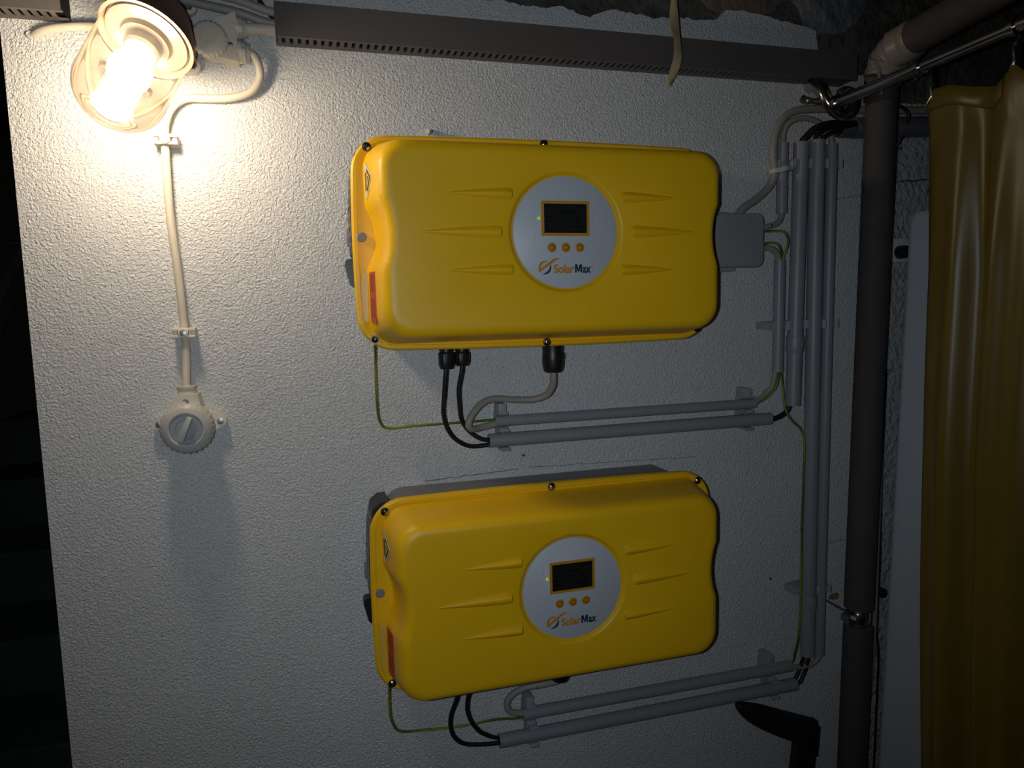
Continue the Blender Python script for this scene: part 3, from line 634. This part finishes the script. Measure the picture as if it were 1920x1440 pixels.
for sx, sz in ((1, .0385), (1, -.0385), (-1, .0385), (-1, -.0385)):
    f = MB(); c = Vector((P0.x + sx * .040, 0, P0.z + sz)); 
    f.prism([(P0.x + sx * .012, -.001, P0.z + sz * .55), (P0.x + sx * .020, -.001, P0.z + sz * 1.28)] + [(c.x + .0105 * math.cos(t) * sx, -.001, c.z + .0105 * math.sin(t) * math.copysign(1, sz)) for t in [math.radians(d) for d in (90, 60, 30, 0, -30, -60, -90)]], (0, -.011, 0))
    ft = obj('foot', f, M['cream'], R)
    obj('bolt', MB().lathe((c.x, -.011, c.z), (0, -1, 0), [(0, .0058), (.0035, .0058), (.0045, .0046)], 6), M['steel'], ft)
obj('reflector', MB().lathe(RC + ax * .0005, ax, [(0, .047), (.003, .047), (.004, .030), (.010, .028)], 36), M['porcelain'], R)
obj('reflector_screw', MB().lathe(RC + ax * .003 + Vector((.030, -.012, .0)), ax, [(0, .004), (.002, .004), (.003, .002)], 14), M['steel'], R)
obj('lamp_socket', MB().lathe(RC + ax * .006, ax, [(0, .021), (.016, .021), (.020, .018)], 28), M['porcelain'], R)
bulb = MB().lathe(RC + ax * .022, ax, [(0, .0125), (.006, .014), (.014, .0165), (.022, .0205), (.030, .0232), (.038, .0242), (.046, .0230), (.053, .0196), (.058, .0145), (.061, .0080), (.062, .002)], 28)
obj('bulb', bulb, M['bulb'], R)
jar = [(.000, .0540), (.003, .0543), (.006, .0522), (.012, .0510), (.040, .0511), (.084, .0513)]
for k in range(1, 11):
    t = PI / 2 * k / 10; jar.append((.084 + .046 * math.sin(t), max(.0513 * math.cos(t) ** .88, .0004)))
obj('glass_jar', MB().lathe(RC + ax * .002, ax, jar, 56, cap0=False), M['glass'], R, angle=60)
# splash-proof box beside the lamp
R = thing('lamp_junction_box', 'cream round splash-proof junction box with serrated lid, beside the wall lamp', 'box', (-.440, 0, .28))
bd = MB().lathe((-.4465, -.001, .278), (0, -1, 0), [(0, .0215), (.030, .0215), (.034, .020)], 36)
bd.prism([(-.446, -.001, .300), (-.418, -.001, .316), (-.414, -.001, .316), (-.414, -.001, .253), (-.420, -.001, .253), (-.446, -.001, .258)], (0, -.030, 0))
obj('box_body', bd, M['cream'], R)
obj('lid', MB().lathe((-.4485, -.032, .276), (0, -1, 0), [(0, .0222), (.009, .0222), (.0125, .0205), (.0135, .0185)], 88, tooth=(22, (0, 1), .0013)), M['cream'], R)
eb = MB().lathe((-.4485, -.0450, .276), (0, -1, 0), [(0, .0090), (.0012, .0090), (.0012, .0080), (.0006, .0078)], 32)
eb.prism([(-.4530, -.0455, .2705), (-.4485, -.0455, .2765), (-.4440, -.0455, .2705), (-.4460, -.0455, .2705), (-.4485, -.0455, .2740), (-.4510, -.0455, .2705)], (0, -.0008, 0))
eb.box((-.4485, -.0457, .2785), (.008, .0008, .0012)); eb.box((-.4485, -.0457, .2810), (.005, .0008, .0010))
obj('embossed_mark', eb, M['cream'], R)
for z, x in ((.3000, -.4160), (.2685, -.4140)):
    o1 = MB().lathe((x - .008, -.017, z), (1, 0, 0), [(0, .0135), (.010, .0150), (.0125, .0150), (.0125, .0135)], 32)
    o_ = obj('cable_outlet', o1, M['cream'], R)
    obj('outlet_nut', MB().lathe((x + .0045, -.017, z), (1, 0, 0), [(0, .0142), (.005, .0142), (.0065, .0125), (.0105, .0115), (.0105, .006)], 40, tooth=(10, (0, 1), .0008)), M['cream_grey'], o_)
obj('cover_screw', MB().lathe((-.4225, -.0305, .2735), (0, -1, 0), [(0, .003), (.0018, .0028), (.0022, .001)], 14), M['steel'], R)
tag(obj('conduit_stub', MB().tube([(-.412, -.017, .3000), (-.355, -.019, .3010), (-.30, -.02, .3012)], .0078, 20), M['cream_cable']), 'cream cable stub from the round junction box into the brown cable duct', 'cable', G4)
cable([(-.407, -.017, .2685), (-.396, -.020, .2660), (-.3885, -.018, .253), (-.3885, -.013, .236), (-.402, -.011, .218), (-.430, -.010, .2085), (-.461, -.009, .2065), (-.485, -.010, .205), (-.502, -.012, .194), (-.512, -.013, .176), (-.516, -.014, .148), (-.517, -.012, .049), (-.512, -.012, -.038), (-.509, -.014, -.116), (-.5095, -.016, -.158), (-.511, -.020, -.186), (-.511, -.020, -.21)], .0056, M['cream_cable'], 'cream cable curling behind the lamp and down to the rotary switch', grp=G4)
cable([(-.50, -.010, .287), (-.55, -.010, .290), (-.587, -.010, .2905), (-.615, -.010, .2885), (-.640, -.008, .2850), (-.656, -.005, .281), (-.668, .002, .277), (-.68, .012, .272)], .0056, M['cream_cable'], 'cream cable leaving the lamp leftwards into the plaster', grp=G4)
tag(obj('plaster_filling', blob(-.668, .2765, .007, .005, 9.0, -.0015, .004, 14), M['plaster']), 'small lump of white plaster where the left cream cable enters the wall', 'plaster lump')
def cable_clip(x, z, label):
    R = thing('cable_clip', label, 'clip', (x, 0, z), 'cream cable clips on the lamp cable')
    b = MB().box((x, -.006, z), (.030, .012, .015), bev=.0015)
    obj('clip_base', b, M['cream'], R)
    s = MB().box((x, -.0205, z + .0048), (.031, .0075, .0042), bev=.001); s.box((x, -.0205, z - .0048), (.031, .0075, .0042), bev=.001)
    s.lathe((x, -.0165, z), (0, -1, 0), [(0, .0070), (.009, .0068), (.010, .0060)], 20); s.box((x - .0115, -.0160, z), (.006, .009, .013), bev=.001); s.box((x + .0115, -.0160, z), (.006, .009, .013), bev=.001)
    obj('clamp_bar', s, M['cream'], R)
    obj('screw', MB().lathe((x, -.0262, z), (0, -1, 0), [(0, .0046), (.0012, .0042), (.0016, .002)], 16), M['steel'], R)
cable_clip(-.5145, .147, 'cream cable clip just below the glowing lamp')
cable_clip(-.5095, -.116, 'cream cable clip midway on the cable above the rotary switch')
# rotary switch
R = thing('rotary_switch', 'round cream and grey rotary wall switch with toggle handle', 'switch', (-.511, 0, -.248))
sx, sz = -.511, -.2485
b = MB().lathe((sx, -.001, sz), (0, -1, 0), [(0, .0325), (.030, .0330)], 48)
b.prism([(sx - .022, -.001, sz + .016), (sx + .022, -.001, sz + .016), (sx + .0155, -.001, sz + .047), (sx - .0155, -.001, sz + .047)], (0, -.034, 0))
obj('switch_body', b, M['cream'], R)
for s in (-1, 1):
    c = Vector((sx + s * .0405, 0, sz + .004)); f = MB().prism([(sx + s * .022, -.001, sz + .022), (sx + s * .022, -.001, sz - .016)][::1] + [(c.x + s * .0085 * math.cos(t), -.001, c.z + .0085 * math.sin(t)) for t in [math.radians(d) for d in (-80, -50, -20, 10, 40, 70)]], (0, -.012, 0))
    ft = obj('foot', f, M['cream'], R); obj('screw', MB().lathe((c.x, -.011, c.z), (0, -1, 0), [(0, .0050), (.003, .0046), (.0034, .0025)], 16), M['steel'], ft)
obj('ring_nut', MB().lathe((sx, -.0300, sz), (0, -1, 0), [(0, .0345), (.010, .0350), (.016, .0335), (.020, .0290), (.0215, .0235), (.0205, .0215), (.0185, .0210)], 112, cap1=False, tooth=(28, (0, 1), .0014)), M['cream_grey'], R)
obj('dial', MB().lathe((sx, -.0400, sz), (0, -1, 0), [(0, .0212), (.0095, .0212), (.0100, .0205), (.0100, .0145), (.0092, .0140), (.0092, .0125), (.0102, .0120)], 48), M['knob_grey'], R)
hd = MB().box((0, 0, 0), (.0075, .012, .036), bev=.002); rm = Matrix.Rotation(math.radians(24), 3, 'Y')
hd.v = [rm @ Vector((w.x * (1 + .25 * (w.z < 0)), w.y, w.z)) + Vector((sx - .0005, -.0555, sz + .001)) for w in hd.v]
obj('handle', hd, M['cream_grey'], R)
nk = MB().lathe((sx, -.020, sz + .047), (0, 0, 1), [(0, .0125), (.004, .0125), (.004, .0115), (.007, .0130), (.011, .0130), (.011, .008)], 32); obj('gland_nut', nk, M['cream'], R)
obj('cover_screw', MB().lathe((sx - .0005, -.0345, sz + .0360), (0, -1, 0), [(0, .0050), (.0016, .0046), (.0016, .0035), (.001, .001)], 18), M['steel'], R)

# ================================================================== cable ducts and cables at the top
def duct(x0, x1, label, zt, zb, depth, end_right=False):
    R = thing('cable_duct', label, 'cable duct', ((x0 + x1) / 2, 0, (zt(x0) + zb(x0)) / 2), 'brown slotted cable ducts')
    def sec(x, w=.0015):
        t, b = zt(x), zb(x)
        return [Vector(p) for p in ((x, -.0005, t), (x, -depth, t), (x, -depth, b), (x, -depth + .0055, b), (x, -depth + .0055, b + w), (x, -depth + w, b + w), (x, -depth + w, t - w), (x, -.0005, t - w))]
    obj('duct_cover', MB().loft([sec(x0), sec(x1)]), M['duct'], R)
    s = MB(); 
    def rail(ya, yb):
        s.loft([[Vector((x, ya, zb(x) + .0016)), Vector((x, yb, zb(x) + .0016)), Vector((x, yb, zb(x) + .0036)), Vector((x, ya, zb(x) + .0036))] for x in (x0, x1)])
    rail(-depth + .0055, -depth + .0105); rail(-.012, -.0005)
    P = .0106; x = x0 + .002
    while x < x1 - .007:
        zz_ = zb(x) + .0026; s.box((x + .0029, -(depth - .0105 + .012) / 2, zz_), (.0056, depth - .0105 - .012, .002)); x += P
    obj('slotted_side', s, M['duct'], R)
    bk = MB().box(((x0 + x1) / 2, -.0015, (zt(x0) + zb(x0)) / 2), (x1 - x0, .002, (zt(x0) - zb(x0)) * .9)); obj('back_plate', bk, M['black'], R)  # plate coloured black to put the shade inside the duct behind its slots
    return R
duct(-.3635, .592, 'long brown-grey slotted cable duct along the top of the wall', lambda x: .330 - .0012 * (x + .36), lambda x: .2845 + 0 * x, .045)
duct(-.90 + .197, -.621, 'short end of a slotted cable duct at the upper left corner', lambda x: .345, lambda x: .2945, .045)
for k, (ya, za, zb_, r) in enumerate(((-.018, .328, .3100, .0060), (-.030, .341, .3215, .0058), (-.016, .3500, .3270, .0050))):
    cable([(-.56, ya, za + .012), (-.50, ya, za + .006), (-.462, ya, za), (-.41, ya, (za + zb_) / 2 + .001), (-.364, ya * .9, zb_), (-.28, -.018, min(zb_, .318) - .001)], r, M['grey_cable'], ('lowest', 'middle', 'topmost')[k] + ' of three grey cables running from behind the lamp into the duct', grp='grey cables above the lamp')
cable([(-.40, -.010, .372), (-.385, -.012, .345), (-.374, -.012, .330), (-.360, -.014, .318), (-.30, -.02, .314)], .0030, M['black_cable'], 'thin dark wire dropping steeply into the left end of the duct')
# dried tape strip hanging from the ceiling
sp = [(.219, .62), (.219, .50), (.219, .396), (.2195, .365), (.2200, .346), (.2195, .326), (.2215, .308), (.2240, .284), (.2205, .265), (.2135, .250), (.2095, .2405)]
wd2 = [.0045, .0045, .0045, .0048, .0068, .0075, .0066, .0070, .0066, .0040, .0006]
S = MB(); rg = []
pp = smooth_path([(x, -.085 - .004 * math.sin(i * 1.3), z) for i, (x, z) in enumerate(sp)], 4); ww = smooth_path([(w, 0, 0) for w in wd2], 4)
for i, p in enumerate(pp):
    w = ww[i].x; tw = .25 * math.sin(i * .33); d = Vector((math.cos(tw), math.sin(tw), 0)) * w; e = Vector((0, .0005, 0))
    rg.append([p - d, p + Vector((0, -.0012, 0)), p + d, p + d + e, p + Vector((0, -.0007, 0)), p - d + e])
S.loft(rg); tag(obj('tape_strip', S, M['strip']), 'yellowed strip of tape dangling in front of the cable duct', 'tape strip')
# nail stub above the upper inverter
R = thing('wall_plug', 'small broken wall plug just above the upper inverter', 'wall plug', (-.150, 0, .178))
obj('plug_body', MB().lathe((-.150, .001, .176), (0, -1, .1), [(0, .0045), (.004, .0042), (.008, .0030), (.010, .001)], 10), M['plaster'], R)
obj('nail', MB().cyl((-.148, -.004, .174), (-.147, -.016, .1755), .0016, n=8), M['steel'], R)

# ================================================================== insulated pipe
R = thing('insulated_pipe', 'dark foam-insulated pipe, vertical, taped at its top elbow and clamped low', 'pipe', (.585, -.10, -1.0))
def PX(z): return .5935 + (z - .22) * .0135
r1 = .0243
obj('vertical_insulation', MB().tube([(PX(z), -.10, z) for z in (-.638, -.640, -.3, .0, .2, .262)][::1], r1, 36, rs=[r1 - .005, r1, r1, r1, r1, r1]), M['foam'], R)
obj('lower_insulation', MB().tube([(PX(z) + .001, -.10, z) for z in (-.6715, -.675, -1.0, -1.585)], r1, 36, rs=[r1 - .003, r1, r1, r1]), M['foam'], R)
obj('bare_pipe', MB().tube([(PX(z), -.10, z) for z in (-.60, -.72)], .0165, 28), M['steel'], R)
run = [Vector(p) for p in ((.5945, -.118, .3075), (.594, -.150, .3130), (.594, -.25, .3240), (.594, -.40, .338), (.594, -.8, .375), (.594, -1.3, .42))]
obj('ceiling_insulation', MB().tube(run, .0262, 36), M['foam'], R)
el = smooth_path([(.594, -.100, .235), (.5945, -.101, .262), (.595, -.104, .284), (.595, -.112, .300), (.594, -.130, .309), (.594, -.165, .3145)], 5)
wrap = obj('tape_wrap', MB().tube(el[8:], .028, 32, rs=[.0284 + .0010 * math.sin(i * 2.1) for i in range(len(el) - 8)]), M['tape'], R)
def band(c, axis, r, w, tilt):
    a = (Vector(axis).normalized() + Vector(tilt)).normalized()
    return MB().loft([circ3(c - a * w, a, r, 36), circ3(c - a * w, a, r + .0012, 36), circ3(c + a * w, a, r + .0015, 36), circ3(c + a * w, a, r, 36)], False, False)
obj('tape_band', band(Vector((.595, -.103, .279)), (0, -.1, 1), .0288, .011, (.45, 0, 0)), M['tape'], wrap)
obj('tape_band', band(Vector((.595, -.110, .296)), (0, -.6, 1), .0290, .010, (-.35, 0, 0)), M['tape'], wrap)
obj('tape_band', band(Vector((.594, -.140, .311)), (0, -1, .25), .0288, .014, (.3, 0, 0)), M['tape'], wrap)
obj('loose_tape_tail', MB().loft([[Vector((.5670 + .001 * i, -.118 - .001 * i, .290 - .0105 * i)) + o_ for o_ in (Vector((-.006 + .0010 * i, 0, 0)), Vector((0, -.002, 0)), Vector((.006 - .0010 * i, 0, 0)), Vector((0, -.0012, 0)))] for i in range(6)]), M['tape'], wrap)
obj('loose_tape_tail', MB().prism([(.606, -.142, .272), (.630, -.134, .262), (.641, -.128, .270), (.636, -.130, .286), (.612, -.142, .288)], (0, .002, 0)), M['tape'], wrap)
# print along the insulation, bent round it
tv = MB(); add_text(tv, '1705 = 813  51/1  4  114 4  01  40  HOME 10', (0, 0, 0), .0085, .62)
for w in tv.v:
    z = -.20 + w.x; a = math.radians(33) + (.0085 - w.z) / r1
    rr_ = r1 + .0003 - w.y * .3
    w.x, w.y, w.z = PX(z) + rr_ * math.sin(a), -.10 - rr_ * math.cos(a), z
tag(obj('pipe_print', tv, M['ink'], R), kind='stuff')
R = thing('pipe_clamp', 'steel pipe clamp with bolt in the gap of the insulated pipe', 'clamp', (PX(-.655), -.1, -.655))
obj('clamp_band', MB().lathe((PX(-.655), -.10, -.665), (0, 0, 1), [(0, .0170), (0, .0198), (.003, .0210), (.016, .0210), (.019, .0198), (.019, .0170)], 36, cap0=False, cap1=False), M['chrome'], R)
obj('clamp_lug', MB().box((PX(-.655) - .0245, -.106, -.6555), (.013, .014, .021), bev=.002), M['steel'], R)
obj('clamp_bolt', MB().lathe((PX(-.655) - .0185, -.113, -.6535), (0, -1, 0), [(0, .0065), (.006, .0065), (.007, .005)], 6), M['steel'], R)
obj('wall_rod', MB().cyl((PX(-.655) - .01, -.085, -.655), (PX(-.655) - .01, .0, -.655), .0018, n=10), M['steel'], R)
obj('wire_loop', MB().tube(smooth_path([(PX(-.655) - .030, -.11, -.650), (PX(-.655) - .040, -.112, -.640), (PX(-.655) - .046, -.112, -.642), (PX(-.655) - .044, -.111, -.652), (PX(-.655) - .034, -.11, -.655)], 6), .0011, 8), M['steel'], R)
tag(obj('foam_remnant', blob(.613, -.6645, .012, .006, 3.3, -.0015, .003, 18), M['moss']), 'yellowish foam remnant on the wall left of the pipe clamp', 'remnant')
cable([(.703, -.012, .17), (.704, -.010, .08), (.7025, -.010, -.06), (.702, -.010, -.23), (.704, -.010, -.436), (.702, -.012, -.595), (.7005, -.014, -.736), (.699, -.010, -.869), (.690, -.008, -1.03), (.69, -.008, -1.4)], .0046, GC, 'thin grey cable hugging the right side of the insulated pipe')
cable([(.712, -.008, -.23), (.711, -.008, -.45), (.712, -.010, -.60), (.709, -.012, -.736), (.718, -.009, -.80), (.719, -.008, -.90), (.716, -.008, -1.2)], .0022, M['black_cable'], 'thin black wire beside the grey cable right of the insulated pipe')
for x, z, lb in ((.715, .1765, 'small translucent nail clip on the coarse wall under the corrugated tube'), (.703, -.2345, 'small translucent nail clip on the coarse wall, halfway down the pipe')):
    R = thing('nail_clip', lb, 'clip', (x, 0, z), 'nail clips right of the pipe')
    obj('clip_arch', MB().lathe((x, .002, z), (0, -1, 0), [(0, .0085), (.010, .0080), (.013, .0050), (.013, .002)], 18), M['clip'], R)
    obj('nail', MB().cyl((x + .010, .002, z + .006), (x + .012, -.010, z + .008), .0015, n=8), M['steel'], R)
cable([(.70, -.012, .262), (.695, -.045, .242), (.700, -.05, .226), (.705, -.03, .195), (.70, -.012, .17)], .0028, M['black_cable'], 'thin black wire curving down below the corrugated tube')

# ================================================================== rod, bracket, curtain
rodA, rodB = Vector((.5285, -.062, .2365)), Vector((.5285, -.95, .262))
tag(obj('curtain_rod', MB().tube([rodA + (rodB - rodA) * k / 6 for k in range(7)], .0094, 24), M['chrome']), 'chrome curtain rod running from the wall towards the upper right', 'rod')
R = thing('rod_bracket', 'curved chrome hook bracket holding the curtain rod at the wall', 'bracket', (.545, 0, .24))
obj('hook', MB().tube(smooth_path([(.530, .0, .282), (.516, -.030, .280), (.512, -.052, .264), (.520, -.060, .240), (.538, -.064, .2235), (.556, -.066, .222), (.567, -.066, .233), (.566, -.066, .248), (.553, -.066, .256), (.541, -.066, .252)], 7), .0105, 20), M['chrome'], R)
obj('socket', MB().lathe(rodA + Vector((0, .006, 0)), rodB - rodA, [(0, .0125), (.022, .0125), (.024, .0105)], 24), M['chrome'], R)
obj('pin', MB().tube(smooth_path([(.518, -.058, .240), (.500, -.054, .2425), (.484, -.050, .2440)], 5), .0045, 14, rs=[.0055] * 5 + [.0050, .0045, .0045, .0055, .0065, .0045]), M['steel'], R)
obj('thumb_tab', MB().box((.480, -.050, .2455), (.010, .006, .011), Matrix.Rotation(math.radians(30), 3, 'Y'), bev=.0015), M['steel'], R)
for y, dz, lb in ((-.262, .0, 'bent wire curtain hook at the left corner of the yellow curtain'), (-.386, 0, 'chrome curtain hook near the right edge of the picture')):
    z = .2365 + (-y - .062) * .0287
    q = [(.5285, y + .020, z + .0105), (.5400, y + .018, z + .004), (.5390, y + .010, z - .012), (.5290, y + .000, z - .030), (.5285, y - .002, z - .046), (.5280, y + .004, z - .056)]
    if y < -.3: q = [(.5285, y, z + .0120), (.5405, y, z + .002), (.5370, y, z - .012), (.5290, y, z - .026), (.5285, y - .002, z - .040), (.528, y + .002, z - .050)]
    R = thing('curtain_hook', lb, 'hook', (.5285, y, z), 'curtain hooks on the rod')
    obj('hook_wire', MB().tube(smooth_path(q, 6), .0030, 12), M['chrome'], R)
    obj('hook_ring', MB().lathe((.5285, y + .020 - .004 if y > -.3 else y - .004, z), (0, 1, 0), [(0, .0096), (0, .0122), (.008, .0122), (.008, .0096)], 24, cap0=False, cap1=False), M['chrome'], R)
# the curtain itself: hangs from hooks, sagging hem between them, folds opening downwards
CV = MB(); NU, NV = 96, 60; ytop0 = .258
def topz(d):
    pts = [(.240, .200), (.262, .2035), (.29, .2005), (.33, .187), (.362, .1785), (.376, .187), (.388, .200), (.400, .188), (.44, .172), (.52, .200), (.60, .172), (.68, .20), (.9, .19)]
    for (a, za), (b_, zb2) in zip(pts, pts[1:]):
        if a <= d <= b_:
            t = (d - a) / (b_ - a); return za + (zb2 - za) * t
    return pts[-1][1]
def cur(u, vv, side):
    d0 = .2460 + .42 * u
    z = topz(d0) * (1 - vv) + (-1.30) * vv
    fall = -(z - .2)
    d = d0 + (.0035 if fall < .3 else .0035 + .030 * ((fall - .3) / .7) ** 1.6) * (1 - u) + .010 * u * fall
    f = min(1, fall / .25)
    a = .011 * (.35 + .65 * f)
    x = .529 + a * math.sin(u * 31 + .5 + .5 * math.sin(fall * 2.0)) + .006 * f * math.sin(u * 54 + 1.3 + fall * 1.3) + .003 * noise.noise(Vector((u * 9, fall * 5, 1)))
    if u < .05: x += .010 * (1 - u / .05) ** 2
    if fall < .045: x -= .0025 * (1 if vv > 0 else .4)
    return Vector((x, -d, z)) + Vector((.0012 * side, 0, 0))
for sd in (-1, 1):
    for i in range(NU + 1):
        for j in range(NV + 1):
            vv = (j / NV) ** 1.25; CV.v.append(cur(i / NU, vv, sd))
W_ = NV + 1; H_ = (NU + 1) * W_
for i in range(NU):
    for j in range(NV):
        a = i * W_ + j
        CV.f.append([a, a + W_, a + W_ + 1, a + 1]); CV.m.append(0)
        CV.f.append([H_ + a, H_ + a + 1, H_ + a + W_ + 1, H_ + a + W_]); CV.m.append(0)
for j in range(NV):
    for i in (0, NU): a = i * W_ + j; CV.f.append([a, a + 1, H_ + a + 1, H_ + a]); CV.m.append(0)
for i in range(NU):
    for j in (0, NV): a = i * W_ + j; CV.f.append([a, a + W_, H_ + a + W_, H_ + a]); CV.m.append(0)
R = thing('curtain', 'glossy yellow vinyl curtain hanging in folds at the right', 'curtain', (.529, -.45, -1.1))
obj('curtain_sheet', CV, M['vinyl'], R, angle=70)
hm = MB(); rg = []
for i in range(31):
    u = i / NU; p = cur(u, 0, -1); q2 = Vector((p.x - .0022, p.y, p.z - .026 - .0015 * math.sin(i * .3)))
    rg.append([p + Vector((.0005, 0, .0012)), p + Vector((-.0035, 0, -.004)), q2 + Vector((-.0022, 0, .004)), q2, q2 + Vector((.0022, 0, 0)), p + Vector((.0006, 0, -.004))])
hm.loft(rg); obj('top_hem', hm, M['vinyl'], R, angle=70)
# white panel standing beyond the pipe, its bracket on the wall
R = thing('enamel_panel', 'tall pale enamel panel with rounded corner, between the pipe and the curtain', 'panel', (.70, -.25, -1.585))
def pring(x, ins):
    y0, y1, z0_, z1_, r_ = -.060 - ins, -.50 + ins, -1.57 + ins, .062 - ins, .018
    out = []
    for (cy, cz_, a0) in ((y0 - r_, z1_ - r_, 0), (y1 + r_, z1_ - r_, PI / 2), (y1 + r_, z0_ + r_, PI), (y0 - r_, z0_ + r_, 1.5 * PI)):
        for i in range(7):
            t = a0 + PI / 2 * i / 6; z = cz_ + r_ * math.sin(t); out.append(Vector((x + (z - .06) * .0215, cy + r_ * math.cos(t), z)))
    return out
obj('panel_body', MB().loft([pring(.735, 0), pring(.706, 0), pring(.700, .002), pring(.6965, .007), pring(.6955, .014)]), M['panel'], R)
R = thing('wall_bracket', 'pale bracket plate with black rubber stop on the coarse wall', 'bracket', (.73, 0, .0))
obj('plate', MB().box((.735, -.003, -.002), (.085, .006, .043), bev=.001), M['panel'], R)
obj('rubber_stop', MB().lathe((.7340, -.005, -.0055), (0, -1, 0), [(0, .0125), (.014, .0122), (.019, .0100), (.021, .006)], 24), M['black'], R)
R = thing('wall_bracket', 'black rubber stop low on the coarse wall beside the grey cable', 'bracket', (.72, 0, -.66))
obj('rubber_stop', MB().lathe((.726, .004, -.672), (0, -1, 0), [(0, .0105), (.010, .0100), (.014, .0075)], 20), M['black'], R)
# black hood on a post, bottom right
R = thing('metal_hood', 'black pointed metal hood on a square post, below the lowest conduits', 'hood', (.535, -.02, -1.585))
up_ = [(.384, -.8260), (.400, -.8300), (.430, -.8390), (.470, -.8558), (.510, -.8725), (.5400, -.8852), (.5570, -.8925)]
lo_ = [(.3830, -.8290), (.3860, -.8430), (.4050, -.8660), (.4350, -.8880), (.4700, -.9090), (.5000, -.9250), (.5160, -.9330)]
up2 = smooth_path([(x, 0, z) for x, z in up_], 4); lo2 = smooth_path([(x, 0, z) for x, z in lo_], 4); rg = []
for a, b_ in zip(up2, lo2):
    bul = min(1.0, (a - b_).length / .03)
    rg.append([Vector((a.x + (b_.x - a.x) * t, -.028 - .012 * bul * math.sin(PI * t) ** .6 if 0 < t < 1 else -.028, a.z + (b_.z - a.z) * t)) for t in [i / 10 for i in range(11)]] + [Vector((b_.x, -.022, b_.z)), Vector((a.x, -.022, a.z))])
obj('hood_shell', MB().loft(rg), M['hood'], R)
pst = MB().prism([(.5600, -.014, -.8945), (.5160, -.014, -.9320), (.5105, -.014, -.985), (.5010, -.014, -1.10), (.4950, -.014, -1.585), (.5420, -.014, -1.585), (.5470, -.014, -1.10), (.5555, -.014, -.99)], (0, -.018, 0))
obj('post', pst, M['hood'], R)
obj('end_plate', MB().box((.5590, -.024, -.934), (.0030, .024, .060), Matrix.Rotation(math.radians(4), 3, 'Y')), M['hood'], R)
